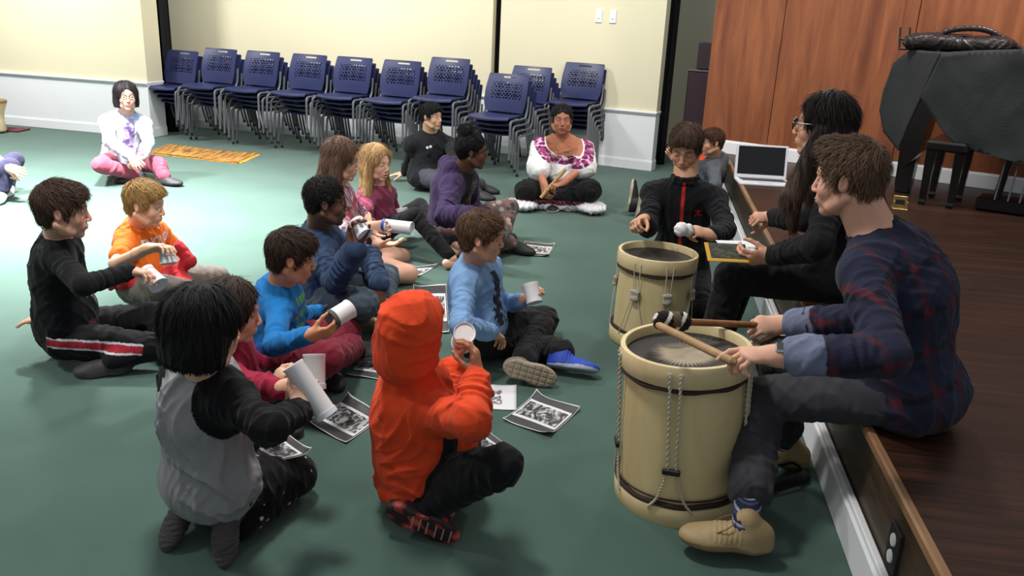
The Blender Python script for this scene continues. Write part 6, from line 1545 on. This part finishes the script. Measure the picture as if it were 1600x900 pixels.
# light switches on the right-hand wall
p0 = A(-1.74, 9.80, 0); p1 = A(.10, 9.268, 0); u_ = nz(p1-p0); n_ = A(u_[1], -u_[0], 0); RS = np.stack([u_, n_, A(0, 0, 1)], 1)
for px, py, lb in ((936, 25, 'left one of two white light switches on the cream wall'), (958, 26, 'right one of two white light switches on the cream wall')):
    c = PLN(px, py, p0, n_); r = empty('light_switch', tuple(c), 0, lb, 'switch', 'white light switches')
    MB().box(n_*.006, (.036, .006, .068), RS, .003).build('plate', M_WHITE, r); MB().box(n_*.016, (.012, .006, .026), RS, .003).build('rocker', mat('switch_rocker', '#f2f2ee', .4), r)
# yellow woven rug
m_, nt, b = newmat('woven_rug'); L = nt.links; tc = nd(nt, 'ShaderNodeTexCoord'); wv = nd(nt, 'ShaderNodeTexNoise', Scale=1.0, Detail=4.0, Distortion=.8); mp = nd(nt, 'ShaderNodeMapping'); mp.inputs['Scale'].default_value = (34, 2.2, 1); mp.inputs['Rotation'].default_value = (0, 0, .12); L.new(tc.outputs['UV'], mp.inputs[0]); L.new(mp.outputs[0], wv.inputs['Vector'])
r = nd(nt, 'ShaderNodeValToRGB'); e = r.color_ramp.elements; e[0].position = .33; e[1].position = .66; e[0].color = rgb('#47280c')+(1,); e[1].color = rgb('#9c7c40')+(1,); q = e.new(.48); q.color = rgb('#8a5c18')+(1,); L.new(wv.outputs[0], r.inputs[0]); L.new(r.outputs[0], b.inputs['Base Color']); b.inputs['Roughness'].default_value = .95
bp = nd(nt, 'ShaderNodeBump', Strength=.8, Distance=.01); L.new(wv.outputs[0], bp.inputs['Height']); L.new(bp.outputs[0], b.inputs['Normal'])
rc = [Z(x, y, 0) for x, y in ((233, 240), (372, 256), (403, 242), (264, 228))]
rg = paper_sheet('woven_rug', rc, m_, nx=30, curl=.01, amp=.006, seed=4, thick=.008, lift=.002); tag(rg, 'yellow woven rug with brown and cream streaks near the chair stacks', 'rug')
fr = MB(); rr = np.random.default_rng(2)
for a, c in ((rc[0], rc[3]), (rc[1], rc[2]), (rc[0], rc[1])):
    o_ = nz(np.cross(c-a, A(0, 0, 1))); o_ = o_ if (o_@((a+c)/2-sum(rc)/4)) > 0 else -o_
    n = int(np.linalg.norm(c-a)/.018)
    for i in range(n): p = a+(c-a)*(i+.5)/n; fr.tube([p+A(0, 0, .008), p+o_*rr.uniform(.02, .035)+A(rr.normal(0, .004), rr.normal(0, .004), .003)], .0035, 4)
fr.build('fringe', mat('rug_fringe', '#c08a2c', .9), rg)
# cream conical drum on a maroon mat at the left wall
mt = MB(); mc = Z(-20, 203, 0); mt.box(mc+A(0, .05, .012), (.42, .12, .011), np.array(Matrix.Rotation(R_(6), 3, 'Z')), .006); tag(mt.build('floor_mat', mat('maroon_mat', '#5b2730', .9, bump=.2), None), 'maroon mat against the left wall', 'mat')
cd = Z(2, 204, .02); lg = empty('hand_drum', (cd[0], cd[1]-.06, .024), 0, 'cream hand drum standing on the maroon mat', 'drum')
MB().lathe([(0, 0), (.09, 0), (.10, .02), (.085, .12), (.10, .22), (.13, .30), (.135, .34), (.125, .345)], n=32).build('shell', mat('cream_wood', '#cdb894', .6), lg, smooth=True); MB().lathe([(.128, .32), (.138, .32), (.14, .35), (.12, .358), (0, .355)], n=32).build('hide', mat('hide', '#8a6844', .7), lg, smooth=True)
# dark cabinet behind the gap
M_MAR = mat('maroon_laminate', '#3a2630', .5, noise=.05)
c0 = YP(1062, 240, 9.9); cb = empty('cabinet', (.78, 9.95, 0), R_(-10), 'tall dark maroon cabinet standing in the gap beside the wood-panelled wall', 'cabinet')
zt = YP(1075, 66, 9.75)[2]; zm = YP(1075, 110, 9.75)[2]
MB().box((0, 0, zm/2), (.33, .25, zm/2), None, .006).build('body', M_MAR, cb); MB().box((.03, 0, (zt+zm)/2+.01), (.28, .22, (zt-zm)/2-.01), None, .006).build('upper_box', M_MAR, cb); MB().box((0, 0, zm+.004), (.345, .265, .008), None, .003).build('ledge', mat('ledge_grey', '#77727a', .4), cb)
for s_ in (-1, 1):
    d_ = MB().box((s_*.163, -.255, zm/2), (.158, .008, zm/2-.03), None, .003).build('door', M_MAR, cb); MB().tube([(s_*.03, -.275, zm*.45), (s_*.03, -.275, zm*.6)], .006, 8).build('handle', M_GREYT, d_)
MB().box((.12, -.05, zt+.012), (.12, .1, .012), None, .003).build('paper_stack', M_WHITE, None); o = bpy.data.objects['paper_stack']; o.location = (.82, 9.9, 0); tag(o, 'white papers lying on top of the dark maroon cabinet', 'papers')
# ------------------------------------------------ covered grand piano
M_COVER = mat('piano_cover', '#24282a', .85, noise=.08, scale=8, bump=.15, bscale=60); wrinkle(M_COVER, 3.2, .05, .35)
M_EBONY = mat('piano_black', '#0a0a0b', .25, noise=.05)
pn = wn; pp = A(1.95, 6.22, 0); pi = empty('grand_piano', (2.6, 6.4, SZ), 0, 'black grand piano under a charcoal cloth cover at the right of the stage', 'piano'); pb = A(2.6, 6.4, SZ)
def G(px, py, back=0): return PLN(px, py, pp-pn*back, pn)
def cloth(name, poly, amp, back, m=M_COVER, cuts=5, seed=0, thick=.006):
    import bmesh
    bm = bmesh.new(); vs = [bm.verts.new(tuple(p-pb)) for p in poly]; bm.faces.new(vs); bmesh.ops.triangulate(bm, faces=bm.faces[:])
    for _ in range(cuts): bmesh.ops.subdivide_edges(bm, edges=[e for e in bm.edges if e.calc_length() > .04], cuts=1); bmesh.ops.triangulate(bm, faces=bm.faces[:])
    bm.normal_update(); n0 = nz(np.cross(np.array(poly[1])-poly[0], np.array(poly[2])-poly[0]))
    for v in bm.verts:
        x, y, z = v.co; d = math.sin(x*7+z*3+seed)*.6+math.sin(x*15-z*8+y*6+seed*2+math.sin(z*9)*1.5)*.35+math.sin(x*26+z*5+math.sin(z*12))*.2
        v.co += Vector(n0)*amp*d
    me = bpy.data.meshes.new(name); bm.to_mesh(me); me.materials.append(m)
    for p in me.polygons: p.use_smooth = True
    o = bpy.data.objects.new(name, me); COL.objects.link(o); o.parent = pi; s = o.modifiers.new('s', 'SOLIDIFY'); s.thickness = thick; return o
tl_, tr_ = G(1472, 82), G(1740, 70)
front = [tl_, G(1520, 79), G(1600, 77), tr_, G(1740, 290), G(1600, 257), G(1530, 238), G(1500, 228), G(1482, 216), G(1460, 186), G(1438, 152)]
cloth('cover_side', front, .014, 0)
bk_ = -pn*1.0+wu*0.0
tb = [tl_, tr_, tr_+bk_, tl_+bk_*.75-wu*.02, G(1424, 76, .45)+A(0, 0, .0)]
tz = tl_[2]
flapL = [tl_, G(1424, 78, .30), G(1396, 100, .34), G(1380, 140, .36), G(1373, 172, .36), G(1378, 205, .34), G(1401, 234, .20)]
cloth('cover_end', flapL, .016, 0, seed=3)
topz = [A(p[0], p[1], tz+.004) for p in (tl_, tr_, tr_+bk_, tl_+bk_*.8)]; f3 = G(1424, 78, .30); topz.append(A(f3[0]-.0, f3[1]+.02, tz-.0)); cloth('cover_top', topz, .006, 0, seed=5)
# body inside
cpt = (tl_+tr_)/2-pn*.42; L2 = np.linalg.norm(tr_-tl_)/2
MB().box(A(cpt[0], cpt[1], tz-.23)-pb+wu*.06, (L2-.07, .36, .17), RW, .03).build('case', M_EBONY, pi)
def pleg(px, py, back, r0=.055, r1=.04, top=.60):
    c = Z(px, py, SZ); z1 = top+SZ; m = MB(); Rr = RW
    m.box(A(c[0], c[1], SZ+.03)-pb, (r1*.95, r1*.95, .03), Rr, .008)
    vs = []; fs = []
    for z, w_ in ((SZ+.05, r1), (SZ+.30, (r0+r1)/2), (z1, r0*1.25)):
        for a_, b_ in ((-1, -1), (1, -1), (1, 1), (-1, 1)): vs.append(A(c[0], c[1], z)+Rr@A(a_*w_, b_*w_, 0)-pb)
    for i in range(2):
        for j in range(4): fs.append((i*4+j, i*4+(j+1) % 4, i*4+4+(j+1) % 4, i*4+4+j))
    m.add(vs, fs); return m.build('leg', M_EBONY, pi)
m = MB(); po = [G(x, y, .10)-pb for x, y in ((1472, 88), (1404, 228), (1412, 262), (1436, 240), (1452, 186), (1470, 178), (1500, 226), (1530, 150), (1530, 88))]; npn = len(po); bk3 = [q-pn*.30 for q in po]
m.add(po+bk3, [tuple(range(npn))[::-1], tuple(range(npn, 2*npn))]+[(i, (i+1) % npn, npn+(i+1) % npn, npn+i) for i in range(npn)]); m.build('keybed_arm', M_EBONY, pi)
pleg(1410, 300, 0, .07, .055, .72); pleg(1700, 350, 0); pleg(1620, 262, 0)
# pedal lyre
lc = Z(1565, 330, SZ); m = MB()
m.box(A(lc[0], lc[1], SZ+.05)-pb, (.16, .10, .045), RW, .01); m.build('pedal_box', M_EBONY, pi)
m = MB(); m.tube([A(lc[0], lc[1], SZ+.08)-wu*.05-pb, A(lc[0], lc[1], SZ+.72)+wu*.01-pb], .026, 10); m.build('lyre_post', M_EBONY, pi, smooth=True)
m = MB()
for t in (-.05, .03, .10): m.tube([A(lc[0], lc[1], SZ+.09)+wu*t+pn*.11-pb, A(lc[0], lc[1], SZ+.70)+wu*(t+.02)-pn*.05-pb], .006, 6)
m.build('pedal_rods', M_GREYT, pi, smooth=True)
# piano bench behind the near leg
bc = (Z(1437, 311, SZ)+Z(1459, 327, SZ))/2; be = empty('piano_bench', (bc[0]+.25, bc[1]-.02, SZ), wa, 'black wooden piano bench under the covered piano', 'bench')
MB().box((-.17, .06, .42), (.13, .26, .035), None, .015).build('seat', M_EBONY, be)
for sx in (-1, 1):
    for sy in (-1, 1):
        m = MB(); vs = []; x_, y_ = sx*.09-.17, sy*.19+.06
        for z, w_ in ((0, .018), (.02, .024), (.04, .020), (.36, .032), (.38, .032)):
            for a_, b_ in ((-1, -1), (1, -1), (1, 1), (-1, 1)): vs.append((x_+a_*w_, y_+b_*w_, z))
        m.add(vs, [(i*4+j, i*4+(j+1) % 4, i*4+4+(j+1) % 4, i*4+4+j) for i in range(4) for j in range(4)]+[(3, 2, 1, 0), (16, 17, 18, 19)]); m.build('leg', M_EBONY, be)
# dark leather bag and a small folded stand lying on top
M_LEA = mat('dark_leather', '#1f1517', .4, noise=.15, scale=20, bump=.3)
bc = G(1495, 66, .35); zb = tz+.012
rb_ = empty('shoulder_bag', (bc[0], bc[1], zb), wa, 'dark leather shoulder bag slumped on top of the covered piano', 'bag')
h = Sh(); h.B((0, 0, .045), (.33, .14, .045), .04); h.E((-.12, 0, .06), (.18, .14, .05), k=.04); h.E((.22, 0, .055), (.15, .12, .055), k=.04); V, Fq, C = h.mesh(.008, disp=fold_disp(.010, 3, .6), base=rgb('#21171a')); qmesh('bag_body', V, Fq, C, M_LEA, rb_)
h = Sh(); P = spline([(-.15, -.04, .08), (-.02, -.07, .14), (.15, -.05, .15), (.28, -.02, .10), (.40, .02, .03), (.44, .03, .02)], 5)
for a, c in zip(P[:-1], P[1:]): h.C(a, c, .014, k=.006, sq=((0, 0, 1), 1.4))
V, Fq, C = h.mesh(.005); qmesh('strap', V, Fq, C, M_LEA, rb_)
MB().box((.02, -.03, .105), (.07, .03, .008), None, .004).build('clasp', mat('buckle', '#6b6260', .3, metal=.7), rb_)
mb = MB(); a = G(1415, 62, .32)
for px in (1405, 1420): q0, q1 = G(px, 78, .32), G(px+2, 43, .32); mb.tube([q0-pb, q1-pb], .008, 6)
mb.tube([G(1406, 60, .32)-pb, G(1440, 70, .32)-pb], .010, 6); mb.tube([G(1405, 76, .32)-pb, G(1440, 78, .30)-pb], .010, 6)
so = mb.build('folded_stand', M_DARK, None, smooth=True); so.location = tuple(pb); tag(so, 'dark folded metal stand lying at the left end of the piano top', 'stand')
